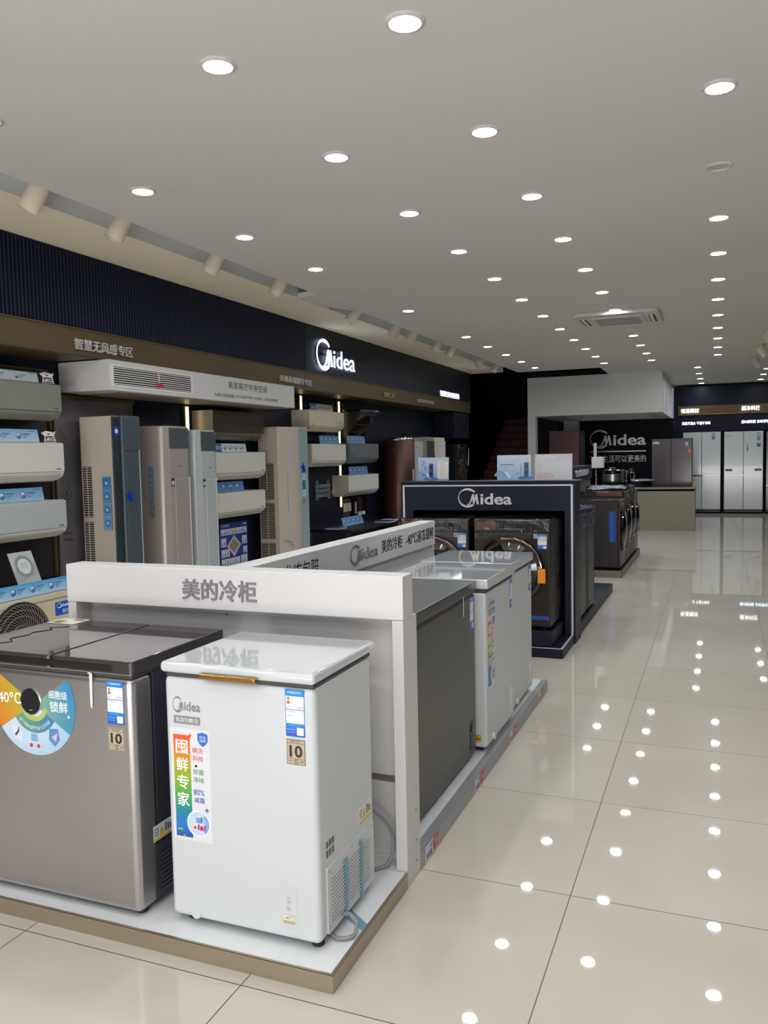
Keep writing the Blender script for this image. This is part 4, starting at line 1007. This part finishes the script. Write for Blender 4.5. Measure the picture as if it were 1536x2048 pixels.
t = thing('remote_control', 'small white remote control in its wall holder', 'remote', (WX, 10.06, 1.01), PI/2)
MB().box(0, -.035, 0, .07, 0, .05, 'white_trim', .004).build('holder', t); MB().box(.01, -.028, .01, .06, -.010, .12, 'white_board', .005).build('handset', t)
t = thing('wall_poster', 'blue poster with product pictures low on the navy wall', 'poster', (WX, 7.33, .36))
fx = FX(0.0); b = MB().rect(fx, 0, 0, .55, .47, (36, 62, 150), .002, .004, None)
e = .0064
b.text(fx, '全屋智能', .03, .425, .19, .455, (220, 228, 246), e).rect(fx, .45, .43, .53, .45, (180, 196, 236), e)
for a, q, w_, h_ in ((.02, .34, .51, .065), (.02, .22, .10, .09), (.43, .22, .10, .09), (.02, .11, .16, .08), (.45, .12, .08, .07), (.02, .01, .36, .08), (.40, .01, .13, .09)):
    b.rect(fx, a, q, a+w_, q+h_, (206, 210, 222), e)
    for i in range(int(w_/.05)): b.rect(fx, a+.012+.05*i, q+.008, a+.03+.05*i, q+h_*(.4+.3*((i*7) % 3)/2), (110, 120, 150), e+.0005)
b.flat([(.27, .33), (.41, .22), (.27, .10), (.13, .22)], fx, (196, 190, 186), e).flat([(.27, .30), (.37, .22), (.27, .14), (.17, .22)], fx, (150, 130, 120), e+.0005)
b.build('print_sheet', t)

# control panels, table and leaflets under the lowest unit
t = thing('controller_board', 'black board with small white wall controllers under the lowest unit', 'display board', (WX, 10.37, .64), PI/2)
MB().box(0, -.015, 0, .85, 0, .28, 'black_gloss', .003).build('board', t)
for x, z, w_, h_ in ((.02, .10, .11, .12), (.15, .10, .11, .12), (.52, .02, .09, .05), (.64, .02, .12, .05), (.42, .05, .03, .17)):
    MB().box(x, -.03, z, x+w_, -.015, z+h_, 'ac_white', .004).build('controller', t)
t = thing('display_table', 'low dark display table with leaflets before the controller board', 'table', (-4.35, 9.9, 0))
o = (-4.35, 9.9, 0)
MB(o).box(-4.72, 9.15, .575, -4.12, 10.9, .61, 'navy', .003).build('tabletop', t)
for x in (-4.69, -4.17):
    for y in (9.18, 10.84): MB(o).box(x-.02, y-.02, 0, x+.02, y+.02, .577, 'black').build('leg', t)
advert('blue advert strip standing on the low dark display table', 9.55, 10.20, .613, .115, -4.40, 'advert strips in the middle bay', ((96, 150, 206), (130, 176, 220)), 4, .3)
for i, (x, y, w_, h_, col, lab) in enumerate(((-4.50, 9.22, .22, .20, (40, 50, 130), 'dark blue booklet on the left end of the display table'), (-4.28, 10.30, .22, .22, (60, 62, 80), 'dark grey booklet on the display table by the advert strip'), (-4.30, 10.56, .16, .20, (196, 204, 246), 'pale lilac booklet on the right end of the display table'))):
    t = thing('booklet', lab, 'booklet', (x, y, .61))
    MB().box(0, 0, 0, h_, w_, .014, (220, 220, 224)).build('pages', t); MB().box(-.002, -.002, .014, h_+.002, w_+.002, .018, col).build('cover', t)

# far towers
for lab, px, y, r, zt, m, gp in (('round rose brown tower air conditioner, tall column beyond the middle bay', -4.50, 11.83, .24, 1.775, 'rose_brown', 0),):
    t = thing('tower_air_conditioner', lab, 'air conditioner', (px, y, 0), PI/2, 'tower units along the wall')
    MB().lathe([(0, 0), (r, 0), (r, zt-.03), (r-.012, zt-.008), (r-.03, zt), (0, zt)], FZ(0.0), m, 0, 0, 44).build('casing', t)
    MB().arc(F((0, 0, zt-.55-.35), (1, 0, 0), (0, 1, 0)), 0, 0, r+.001, r+.004, -1.75, -1.55, 'silver_white', 0, 4, .42).build('handle_strip', t)
    MB().lathe([(r+.001, zt-.04), (r+.003, zt-.03), (r-.01, zt-.004)], FZ(0.0), 'chrome', 0, 0, 44).build('top_ring', t)
def plain_tower(lab, y0, y1, zt, m, pm):
    W_ = y1-y0
    t = thing('tower_air_conditioner', lab, 'air conditioner', (-4.75, y0, 0), PI/2, 'tower units along the wall')
    MB().prism([(0, 0), (0, -.30), (.05, -.36), (W_-.05, -.36), (W_, -.30), (W_, 0)], FZ(0.0), zt, m, .01, 2).build('casing', t)
    p = MB().box(.06, -.372, .05, W_-.04, -.35, zt-.06, pm, .006).build('front_panel', t)
    MB().rect(FY(-.3725), .10, zt-.16, .18, zt-.145, (90, 90, 92), .0005).box(W_-.05, -.38, .05, W_-.035, -.36, zt-.3, 'vent_dark').build('outlet_slit', p)
plain_tower('pale grey tower air conditioner just beyond the rose brown column', 12.18, 12.66, 1.78, 'beige_dark', 'silver_white')
plain_tower('dark grey tower air conditioner, second beyond the rose brown column', 12.78, 13.24, 1.80, 'beige_dark', 'tower_grey')
plain_tower('light tower air conditioner, farthest in the row of towers', 13.36, 13.85, 1.80, 'cream', 'ac_white')

# raised letters on the band and bulkhead
def letters(name, lab, y0, y1, z0, z1, s, m, x=-4.372, dep=.018, bold=.012, plate=None):
    b = MB().text(FX(x), s, y0, z0, y1, z1, m, 0, dep, bold)
    if plate: b.rect(FX(x), y0-.02, z0-.015, y1+.02, z1+.015, plate, 0, .003)
    return tag(b.build(name), lab, 'lettering', 'raised lettering over the wall displays')
letters('wall_lettering', 'silver lettering on the gold band above the left end of the ducted box', 4.85, 5.50, 2.325, 2.408, '智慧无风感专区', 'letter_silver')
letters('wall_lettering', 'silver lettering on the gold band above the right end of the ducted box', 7.92, 8.68, 2.322, 2.395, '风尊高端制冷专区', 'letter_silver')
letters('wall_lettering', 'small gold lettering on the gold band above the range hood', 10.93, 11.36, 2.335, 2.40, '厨卫', 'letter_gold')
letters('wall_lettering', 'silver lettering on the gold band above the far towers', 12.36, 13.16, 2.335, 2.395, '高端柜机专区', 'letter_silver')
letters('wall_lettering', 'glowing white slogan at the far end of the navy bulkhead', 13.54, 14.64, 2.505, 2.60, '智慧生活可以更美的', 'sign_lit', dep=.006, bold=0)
t = thing('illuminated_logo', 'glowing white logo with ring on the navy bulkhead', 'sign', (-4.37, 9.35, 2.55))
MB((-4.37, 9.35, 2.55)).logo(FX(-4.37), 8.80, 2.53, 9.90, 2.905, 'sign_lit', .02, .006, 0).build('glowing_letters', t)
MB((-4.37, 9.35, 2.55)).box(-4.37, 8.95, 2.60, -4.355, 9.8, 2.62, 'navy').box(-4.37, 8.95, 2.72, -4.355, 9.8, 2.74, 'navy').build('mounting_rail', t)

# ================================================================== washing machines
def crumple(b, fr, a0, q0, a1, q1, m, na, nq, amp, seed, c=0.0):
    rnd = random.Random(seed); vs = []; fs = []
    for i in range(na+1):
        for j in range(nq+1):
            k = 0.3 if i in (0, na) or j in (0, nq) else 1.0
            vs.append(fr.p(a0+(a1-a0)*i/na, q0+(q1-q0)*j/nq, c+amp*k*rnd.random()))
    for i in range(na):
        for j in range(nq):
            n = i*(nq+1)+j; fs.append((n, n+nq+1, n+nq+2, n+1))
    b.add(vs, fs, m)
def washer(label, W_, H_, D, loc, rz, grp, body='wm_brown', side='wm_side', wrap=True, label_=True, tag_=None, bar=None, seed=1, patch=False):
    """front loader, local front -Y at y=0, origin at the front left bottom corner"""
    t = thing('washing_machine', label, 'washing machine', loc, rz, grp)
    MB().box(0, .03, .02, W_, D, H_-.018, side, .008, 2).build('cabinet', t)
    MB().box(.0, 0, .02, W_, .032, H_-.103, body, .010, 3).build('front_panel', t)
    MB().box(.0, .02, H_-.02, W_, D, H_, 'black_gloss', .006, 2).build('top_plate', t)
    p = MB().box(.0, -.004, H_-.100, W_, .032, H_-.008, body, .008, 3).build('control_panel', t)
    fr = FY(-.004)
    MB().rrect(fr, .03, H_-.085, .17, H_-.022, .006, 'copper', 0, .002).logo(fr, .085, H_-.079, .125, H_-.065, 'letter_white', .0026).build('detergent_drawer', p)
    b = MB().rrect(fr, .18, H_-.084, W_-.06, H_-.036, .004, 'black_gloss', 0, .0016)
    for i in range(11): b.rect(fr, .20+.018*i, H_-.078, .212+.018*i, H_-.073, (150, 150, 156), .002)
    b.build('display_screen', p)
    MB().lathe([(0, .006), (.019, .006), (.021, .009), (.025, .009), (.027, .005), (.027, 0)], fr, 'chrome_dark', W_-.14, H_-.060, 28).build('dial', p)
    ca, cb, R_ = W_/2-.01, (H_-.10)*.5+.078, min(.252, W_*.445)
    f0 = FY(0.0)
    dr = MB().lathe([(R_, 0), (R_+.004, .010), (R_-.002, .026), (R_-.022, .034), (R_-.040, .030), (R_-.046, .024)], f0, 'chrome_dark', ca, cb, 56).build('door_ring', t)
    MB().lathe([(R_-.044, .026), (R_-.08, .034), (R_*.5, .044), (R_*.2, .048), (0.001, .048)], f0, 'black_gloss', ca, cb, 48).build('door_glass', dr)
    MB().box(W_*.08, .003, .03, W_*.14, .0, .034, 'black').build('service_flap', t)
    if label_:
        energy_label(t, f0, W_-.092, H_-.222, W_-.022, H_-.112, .0005)
        MB().rrect(f0, W_-.120, H_-.142, W_-.095, H_-.112, .003, (190, 206, 226), .0005, .0005).rect(f0, W_-.113, H_-.134, W_-.102, H_-.12, (60, 100, 170), .0014).build('info_sticker', t)
    if tag_: MB().prism([(W_-.085, .355), (W_-.028, .355), (W_-.028, .462), (W_-.075, .462), (W_-.085, .452)], FY(-.040), .006, 'orange', .001, 1).box(W_-.078, -.046, .455, W_-.068, -.0, .475, 'white_trim').build('paper_tag', t)
    if bar: MB().rect(f0, *bar, 'blue_tape', .001).build('tape_strip', t)
    if patch: MB().rect(F((0, 0, 0), (0, -1, 0), (0, 0, 1)), -.36, .855, -.05, .905, 'copper', .001, .001).build('copper_strip', t)
    if wrap:
        b = MB()
        crumple(b, F((W_+.004, 0, 0), (0, 1, 0), (0, 0, 1)), .0, .04, D-.05, H_-.005, 'wrap', 9, 14, .022, seed)
        crumple(b, FY(-.006), .01, H_-.15, W_-.01, H_-.004, 'wrap', 9, 3, .012, seed+3)
        crumple(b, FZ(H_+.003), 0, .0, W_, D-.04, 'wrap', 7, 6, .010, seed+5)
        b.build('plastic_film', t)
    for x in (.06, W_-.06):
        for y in (.07, D-.07): MB().cyl((x, y, 0), (x, y, .024), .02, 'rubber', 12).build('foot', t)
    return t
# navy portal stand with the two machines inside
t = thing('display_stand', 'navy portal stand with white outline and silver lettering around two washing machines', 'display stand', (-1.72, 6.4, 0))
o = (-1.72, 6.4, 0)
MB(o).box(-2.46, 5.987, 0, -1.030, 6.50, .069, 'navy_plinth', .003, 1).build('plinth', t)
b = MB(o).box(-2.455, 6.50, 0, -2.353, 6.76, 1.270, 'navy_plinth').box(-1.098, 6.50, 0, -1.018, 6.76, 1.270, 'navy_plinth').box(-2.353, 6.50, 1.045, -1.098, 6.76, 1.270, 'navy_plinth').box(-2.353, 6.745, 0, -1.098, 6.76, 1.05, 'dark_void')
b.build('frame', t)
MB(o).box(-2.47, 6.485, 1.270, -0.998, 6.775, 1.281, 'navy_plinth', .002, 1).build('top_shelf', t)
b = MB(o); fy = FY(6.50)
b.rect(fy, -2.440, 1.240, -1.034, 1.252, 'letter_white', 0, .003).rect(fy, -2.440, .072, -2.424, 1.24, 'letter_white', 0, .003).rect(fy, -1.050, .072, -1.034, 1.24, 'letter_white', 0, .003)
b.rect(FZ(.069), -1.050, 5.995, -1.034, 6.50, 'letter_white', 0, .002).rect(FZ(.069), -2.44, 5.995, -1.05, 6.011, 'letter_white', 0, .002)
b.build('white_outline', t)
MB(o).logo(fy, -1.955, 1.068, -1.513, 1.225, 'letter_white', 0, .016, .02).build('logo', t)
MB(o).box(-2.34, 6.035, .0695, -1.112, 6.48, .185, 'navy_plinth', .003, 1).build('riser', t)
GW = 'washing machines in the navy portal'
washer('dark brown front loading washing machine with orange tag in the navy portal', .578, .825, .56, (-1.712, 6.075, .187), 0, GW, tag_=True, bar=(.42, .075, .57, .105), seed=4)
washer('dark brown front loading washing machine without a tag, left in the navy portal', .555, .825, .56, (-2.305, 6.075, .187), 0, GW, seed=9)
# boards on the portal
def poster_board(label, x0, x1, y, z0, z1, kind):
    t = thing('poster_board', label, 'sign board', ((x0+x1)/2, y, z0), 0, 'acrylic boards on the navy portal')
    W_, H_ = (x1-x0)/2, z1-z0
    fr = F((0, 0, 0), (1, 0, 0), (0, .06, 1))
    MB().prism([(-W_, 0), (W_, 0), (W_, H_), (-W_, H_)], fr, .008, 'acrylic').box(-W_, 0, 0, W_, .09, .004, 'acrylic').build('acrylic_holder', t)
    b = MB(); f0 = F(fr.p(0, 0, .0005), fr.u, fr.v); f0 = F(fr.p(0, 0, -.0015), fr.u, fr.v)
    b = MB().prism([(-W_+.004, .004), (W_-.004, .004), (W_-.004, H_-.004), (-W_+.004, H_-.004)], f0, .001, (206, 214, 226))
    e = .0012
    if kind == 'blank':
        b.flat([(-W_+.004, .004), (W_-.004, .004), (W_-.004, H_-.004), (-W_+.004, H_-.004)], f0, (214, 208, 204), e).flat([(-W_+.02, .02), (W_*.1, .02), (-W_*.1, .06), (-W_+.02, .07)], f0, (226, 196, 186), e+.0003)  # pinkish reflection in the acrylic, put into the sheet's colours
        for i in range(3): b.rect(f0, -W_+.02, .10+.02*i, -W_+.06, .105+.02*i, (190, 186, 184), e+.0003)
    else:
        b.flat([(-W_+.004, .004), (W_-.004, .004), (W_-.004, H_-.004), (-W_+.004, H_-.004)], f0, (1, 1, 1), e, [(150, 186, 214), (150, 186, 214), (212, 218, 230), (212, 218, 230)])
        b.arc(f0, -W_+.03, .03, .02, .05, .2, 3.0, (120, 160, 206), e+.0004, 10).arc(f0, -W_+.05, .01, .05, .065, .2, 2.4, (236, 238, 244), e+.0004, 10)
        m_ = -.02 if kind == 'card' else .10
        b.disc(f0, m_, .02, .07, (70, 126, 186), e+.0003, 20, .014)
        b.rect(f0, m_-.018, .03, m_+.018, .145, (40, 50, 84), e+.0006).rect(f0, m_-.014, .036, m_+.012, .14, (60, 76, 120), e+.0008).disc(f0, m_-.001, .115, .013, (20, 26, 46), e+.0012, 14).disc(f0, m_-.001, .065, .013, (20, 26, 46), e+.0012, 14)
        b.tube([f0.p(m_-.045, .03, e+.001), f0.p(m_-.045, .12, e+.001), f0.p(m_-.052, .135, e+.001)], .0022, (120, 130, 150), 5).rect(f0, m_-.085, .055, m_-.05, .059, (120, 120, 130), e+.0006)
        if kind == 'card':
            for ch, a, q in (('以', -.115, .165), ('技', -.095, .145), ('为', -.105, .12), ('创', -.085, .095)): b.text(f0, ch, a, q, a+.024, q+.024, (70, 110, 180), e+.0006)
            b.rect(f0, .035, .02, W_-.012, H_-.035, (236, 228, 214), e+.0006)
            for i in range(6): b.rect(f0, .055, .04+.022*i, .10, .043+.022*i, (150, 140, 130), e+.001)
        else:
            b.rect(f0, -W_+.03, .125, .0, .131, (80, 90, 120), e+.0006).rect(f0, -W_+.03, .108, .01, .111, (150, 160, 180), e+.0006)
            b.flat([(W_-.03, H_-.006), (W_-.006, H_-.006), (W_-.006, .10), (W_-.02, .14)], f0, (222, 206, 198), e+.0006)
    b.build('printed_sheet', t)
poster_board('pale blue printed board at the left end of the navy portal top', -2.328, -2.052, 6.56, 1.2815, 1.483, 'card')
poster_board('printed board with a dark appliance picture, middle of the navy portal top', -1.652, -1.369, 6.56, 1.2815, 1.490, 'pic')
poster_board('blank board with a painted pinkish reflection at the right end of the navy portal top', -1.345, -1.045, 6.56, 1.2815, 1.492, 'blank')

# second navy plinth with two slim machines facing the walkway
t = tag(MB().box(-1.75, 6.78, 0, -1.032, 9.115, .085, 'navy_plinth', .004, 1).build('display_plinth'), 'low navy plinth running on behind the navy portal stand', 'plinth')
def slim(label, y0, y1, zt):
    W_ = y1-y0; H_ = zt-.087
    t = thing('washing_machine', label, 'washing machine', (-1.058, y0, .087), PI/2, 'slim machines behind the navy portal')
    MB().box(0, 0, .02, W_, .52, H_-.05, 'wm_green', .012, 3).build('cabinet', t)
    MB().box(0, -.006, H_-.06, W_, .52, H_, 'black_gloss', .012, 3).build('lid', t)
    MB().box(W_*.1, -.0045, .03, W_*.9, .004, H_-.12, 'black', .01).build('front_recess', t)
    b = MB(); crumple(b, FZ(H_+.002), 0, 0, W_, .5, 'wrap_blue', 6, 6, .02, 5); crumple(b, FY(-.008), 0, H_-.16, W_, H_, 'wrap_blue', 6, 3, .014, 6); b.build('blue_film', t)
    for x in (.05, W_-.05):
        for y in (.06, .46): MB().cyl((x, y, 0), (x, y, .024), .018, 'rubber', 10).build('foot', t)
slim('slim greenish machine with blue film, nearer of two behind the navy portal', 6.86, 7.37, 1.02)
slim('slim greenish machine with blue film, farther of two behind the navy portal', 7.40, 7.87, 1.005)

# third group: taupe plinth, machines and navy header
t = tag(MB().box(-1.72, 10.105, 0, -1.045, 12.60, .082, 'black').build('display_plinth'), 'low taupe edged plinth under the far row of washing machines', 'plinth')
MB().box(-1.72, 10.10, 0, -1.040, 10.105, .084, 'taupe_edge').box(-1.045, 10.10, 0, -1.040, 12.605, .084, 'taupe_edge').build('metal_edge', t)
t = thing('display_partition', 'navy header partition with pale lettering behind the far washing machines', 'display stand', (-1.76, 11.3, 0))
o = (-1.76, 11.3, 0)
MB(o).box(-1.83, 10.14, 1.125, -1.695, 12.40, 1.312, 'navy_plinth', .002, 1).build('header', t)
MB(o).box(-1.83, 10.14, 0, -1.72, 12.40, 1.125, 'olive_panel').build('back_panel', t)
MB(o).text(FX(-1.695), '智能洗护', 10.85, 1.18, 12.0, 1.262, 'letter_white', 0, .012, .01).build('header_lettering', t)
GF = 'washing machines on the taupe plinth'
t = washer('dark brown washing machine with blue tape on its side, nearest on the taupe plinth', .60, .838, .58, (-1.065, 10.19, .084), PI/2, GF, label_=False, seed=21)
fs = F((0, 0, 0), (0, -1, 0), (0, 0, 1))
MB().rect(fs, -.13, .33, -.055, .70, 'blue_tape', .0015).rect(fs, -.10, .33, -.096, .70, (90, 130, 210), .002).build('blue_tape', t)
for a in (-.38, -.20): MB().rect(fs, a, .05, a+.04, .054, 'chrome', .001).build('transport_cap', t)
washer('black washing machine wrapped in clear film, second on the taupe plinth', .58, .91, .58, (-1.065, 10.83, .084), PI/2, GF, 'black', 'wm_side', label_=False, seed=22, patch=True)
washer('black washing machine wrapped in clear film, third on the taupe plinth', .56, .955, .58, (-1.065, 11.44, .084), PI/2, GF, 'black', 'wm_side', label_=False, seed=23)
washer('greenish grey washing machine, farthest on the taupe plinth', .50, .89, .58, (-1.065, 12.03, .084), PI/2, GF, 'wm_green', 'wm_side', wrap=False, label_=False, seed=24)
b = MB(); crumple(b, FZ(.0), -.24, -.15, .24, .15, (120, 122, 124), 10, 10, .05, 31)
o_ = b.build('plastic_sheet'); o_.location = (-1.34, 11.215, 1.012); tag(o_, 'crumpled grey plastic sheet on the second black washing machine', 'plastic sheet')
for i, (x, y, r, col) in enumerate(((-1.30, 12.26, .1, (190, 186, 176)), (-1.20, 12.30, .3, (170, 160, 120)))):
    o_ = MB().box(-.10, -.14, 0, .10, .14, .006, col).build('leaflet'); o_.location = (x, y, .978+.0065*i); o_.rotation_euler = (0, 0, r)
    tag(o_, ['grey leaflet under the yellowish one on the farthest washing machine', 'yellowish leaflet on top of the farthest washing machine'][i], 'leaflet')
t = thing('rice_cooker', 'steel pressure cooker with black lid on the third machine of the far row', 'cooker', (-1.33, 11.72, 1.052))
fz = FZ(0)
MB().lathe([(0, 0), (.11, 0), (.125, .015), (.125, .04)], fz, 'black', n=36).build('base', t)
MB().lathe([(.125, .04), (.130, .045), (.130, .14), (.125, .145)], fz, 'steel', n=36).build('pot', t)
MB().lathe([(.128, .145), (.132, .155), (.125, .19), (.08, .21), (0, .215)], fz, 'black_gloss', n=36).build('lid', t)
MB().box(-.04, -.02, .21, .04, .02, .235, 'black', .006).build('lid_handle', t)
MB().box(.10, -.06, .02, .165, .06, .20, 'black', .015).build('control_box', t)
t = thing('kettle', 'small black kettle with handle behind the steel pressure cooker', 'kettle', (-1.16, 11.86, 1.052))
MB().lathe([(0, 0), (.06, 0), (.065, .02), (.055, .16), (.04, .18), (0, .185)], fz, 'black_gloss', n=24).build('body', t)
MB().tube([(.05, .0, .15), (.10, .0, .16), (.11, 0, .10), (.07, 0, .03)], .008, 'ac_slate', 8).build('handle', t)
t = thing('display_stand', 'white box on a thin pole standing among the far washing machines', 'stand', (-1.45, 10.98, 1.012))
MB().box(-.05, -.05, 0, .05, .05, .008, 'white_trim', .002).build('base', t)
MB().cyl((0, 0, .005), (0, 0, .29), .008, 'chrome', 12).build('pole', t)
MB().box(-.05, -.05, .28, .09, .12, .42, 'white_trim', .006).build('box', t)
MB().box(-.03, -.02, .42, .01, .02, .60, 'silver_white', .008).build('mast', t)

# counter and what stands behind it
t = thing('service_counter', 'plain taupe service counter at the end of the walkway', 'counter', (-1.4, 16.6, 0))
o = (-1.4, 16.6, 0)
MB(o).box(-2.6, 16.40, 0, -.375, 16.44, .812, 'taupe', .002, 1).build('front_board', t)
MB(o).box(-2.6, 16.44, 0, -2.57, 16.95, .80, 'taupe').box(-.405, 16.44, 0, -.375, 16.95, .80, 'taupe').build('side_board', t)
MB(o).box(-2.6, 16.40, .74, -.375, 16.95, .775, 'white_trim').build('worktop', t)
t = thing('side_shelf', 'small white shelf ledge on the left of the taupe counter', 'shelf', (-1.55, 16.3, .44))
MB().box(-.18, -.10, 0, .02, .098, .03, 'white_trim').build('ledge', t); MB().box(-.18, .06, -.43, -.14, .096, .0, 'white_trim').build('leg', t); MB().box(-.03, .06, -.44, .01, .096, .0, 'white_trim').build('leg', t)
t = thing('round_table', 'round white topped table between the counter and the brown refrigerator', 'table', (-1.50, 17.34, 0))
MB().lathe([(0, .905), (.34, .905), (.36, .915), (.36, .935), (.34, .94), (0, .94)], fz, 'white_gloss', n=40).build('tabletop', t)
MB().lathe([(.0, 0), (.29, 0), (.29, .905), (0, .905)], fz, 'navy', n=36).build('drum_base', t)
for i, (x, y, r) in enumerate(((-1.62, 17.22, .3), (-1.36, 17.25, -.4))):
    o_ = MB().box(-.09, -.12, 0, .09, .12, .004, (226, 228, 226)).build('leaflet'); o_.location = (x, y, .941); o_.rotation_euler = (0, 0, r); tag(o_, ['white leaflet on the left side of the round table', 'white leaflet on the right side of the round table'][i], 'leaflet')
t = thing('thermos', 'small black canister standing on the round white table', 'canister', (-1.62, 17.52, .941))
MB().lathe([(0, 0), (.045, 0), (.045, .16), (.035, .18), (0, .19)], fz, 'black_gloss', n=20).build('body', t); MB().lathe([(.036, .175), (.036, .21), (0, .21)], fz, 'ac_slate', n=20).build('cap', t)

# ================================================================== refrigerators
def fridge(label, x0, x1, y, z0, z1, D, m, rows, grp, handle=None, side='fr_dark', stickers=(), rz=0.0, split=None):
    """rows = heights where the doors part; two doors per row unless split is False"""
    W_, H_ = x1-x0, z1-z0
    t = thing('refrigerator', label, 'refrigerator', (x0, y, z0), rz, grp)
    MB().box(0, .04, 0, W_, D, H_, side, .006, 1).build('cabinet', t)
    MB().box(.02, .03, .0, W_-.02, .06, .05, 'black').build('kick_plate', t)
    fr = FY(0.0); c = W_/2 if split is None else split
    zs = [.055]+list(rows)+[H_-.004]
    for i in range(len(zs)-1):
        for a, q in ((.004, c-.004), (c+.004, W_-.004)):
            d = MB().box(a, 0, zs[i]+.012, q, .045, zs[i+1]-.004 if i == len(zs)-2 else zs[i+1]-.012, m, .005, 2).build('door', t)
            if handle and i == len(zs)-2:
                MB().box(a+.03 if a < .01 else q-.18, -.004, zs[i]+.10, a+.18 if a < .01 else q-.03, .002, zs[i]+.155, 'letter_grey', .002).build('handle', d)
    b = MB().box(.006, .012, rows[0]-.012, W_-.006, .046, rows[0]+.012, 'black_gloss').build('door_gap', t) if rows else None
    for a, q, w_, h_, col in stickers:
        MB().rect(fr, a, q, a+w_, q+h_, col, .001, .0006).rect(fr, a+w_*.15, q+h_*.55, a+w_*.85, q+h_*.85, lerp(col, (255, 255, 255), .5), .002).build('sticker', t)
    return t
fridge('white four door refrigerator nearest the white bulkhead in the back wall', -.755, .083, 21.0, .03, 1.925, .72, 'fr_white', (.86,), 'built in refrigerators', stickers=((.64, 1.70, .07, .16, (120, 140, 190)),))
fridge('white four door refrigerator with grey door handles, second in the back wall', .150, .990, 21.0, .03, 1.918, .72, 'fr_white', (.86,), 'built in refrigerators', True, stickers=((.70, 1.66, .08, .18, (150, 160, 180)), (.70, 1.52, .08, .09, (90, 92, 96)), (.03, 1.76, .16, .035, (220, 180, 176)), (.49, 1.42, .03, .16, (120, 122, 122))))
fridge('dark brown refrigerator cut by the right picture edge', 1.045, 1.92, 21.0, .03, 1.90, .72, 'fr_brown', (.62,), 'built in refrigerators', stickers=((.03, 1.74, .2, .06, (206, 190, 190)),))
fridge('glossy mauve brown refrigerator standing behind the taupe counter', -1.235, -.463, 17.75, 0, 1.742, .66, 'fr_brown', (.72,), None, stickers=((.02, 1.63, .13, .05, (216, 214, 210)), (.64, 1.58, .06, .09, (190, 200, 214)), (.70, 1.36, .045, .19, (226, 110, 60))), split=.37)
fridge('dark red refrigerator standing inside the navy recess', -3.26, -2.62, 17.42, 0, 1.955, .68, 'fr_red', (.72,), None, side='fr_dark', split=.62)
# stacked laundry pair at the far end of the left wall
t = tag(MB().box(-4.79, 14.42, 1.80, -4.40, 15.38, 2.27, 'navy', .003, 1).build('display_cabinet'), 'navy cabinet box above the stacked laundry machines', 'cabinet')
washer('black washing machine at the foot of the stacked pair by the stairs', .62, .85, .40, (-4.375, 14.50, 0), PI/2, 'stacked laundry pair', 'black', 'black', wrap=False, label_=False, seed=41)
t = washer('black dryer on top of the stacked pair by the stairs', .62, .85, .40, (-4.375, 14.50, .852), PI/2, 'stacked laundry pair', 'black', 'black', wrap=False, label_=False, seed=42)
MB().arc(FY(-.036), .31, .3825, .215, .222, 0, 6.283, 'chrome', 0, 40, .004).build('door_rim', t)
MB().prism([(.50, .46), (.56, .44), (.58, .76), (.55, .78)], FY(-.05), .004, 'silver_white').build('hanging_ribbon', t)

# ================================================================== signs at the far end
t = thing('wall_logo', 'large silver logo lettering with slogan on the navy recess wall', 'sign', (-2.2, 20.6, 1.5))
o = (-2.2, 20.6, 1.5); fy = FY(20.6)
MB(o).logo(fy, -2.86, 1.575, -1.56, 2.03, 'letter_silver', 0, .03, .02).build('logo', t)
MB(o).rect(fy, -2.86, 1.49, -1.56, 1.52, 'letter_silver', 0, .02).build('underline', t)
MB(o).text(fy, '智慧生活可以更美的', -2.86, 1.245, -1.56, 1.415, 'letter_silver', 0, .02, 0).build('slogan', t)
def lit(lab, x0, x1, z0, z1, s, y, bold=.012):
    tag(MB().text(FY(y), s, x0, z0, x1, z1, 'sign_lit_far', 0, .02, bold).build('illuminated_lettering'), lab, 'sign', 'glowing lettering over the built in refrigerators')
lit('glowing white lettering on the back gold band, left one', -.80, -.40, 2.372, 2.475, '恒温精控', 20.973)
lit('glowing white lettering on the back gold band, right one', .52, .91, 2.385, 2.492, '超净科技', 20.973)
lit('small glowing line of lettering above the first white refrigerator', -.775, -.147, 2.092, 2.165, '果蔬不脱水 干湿不串味', 20.998)
lit('small glowing line of lettering above the second white refrigerator', .52, 1.25, 2.092, 2.165, '超9成除菌 去味更快更净', 20.998)

b = MB(); crumple(b, F((-4.53, 9.98, 1.76), (0, .8, -.6), (0, .6, .8)), -.36, -.06, .34, .07, 'wrap', 12, 4, .05, 77); b.tube([(-4.52, 9.55, 1.80), (-4.52, 9.50, 1.72), (-4.53, 9.42, 1.68)], .004, 'acrylic', 5)
tag(b.build('plastic_sheet'), 'torn clear plastic sheet hanging from the cream unit beside the range hood', 'plastic sheet')
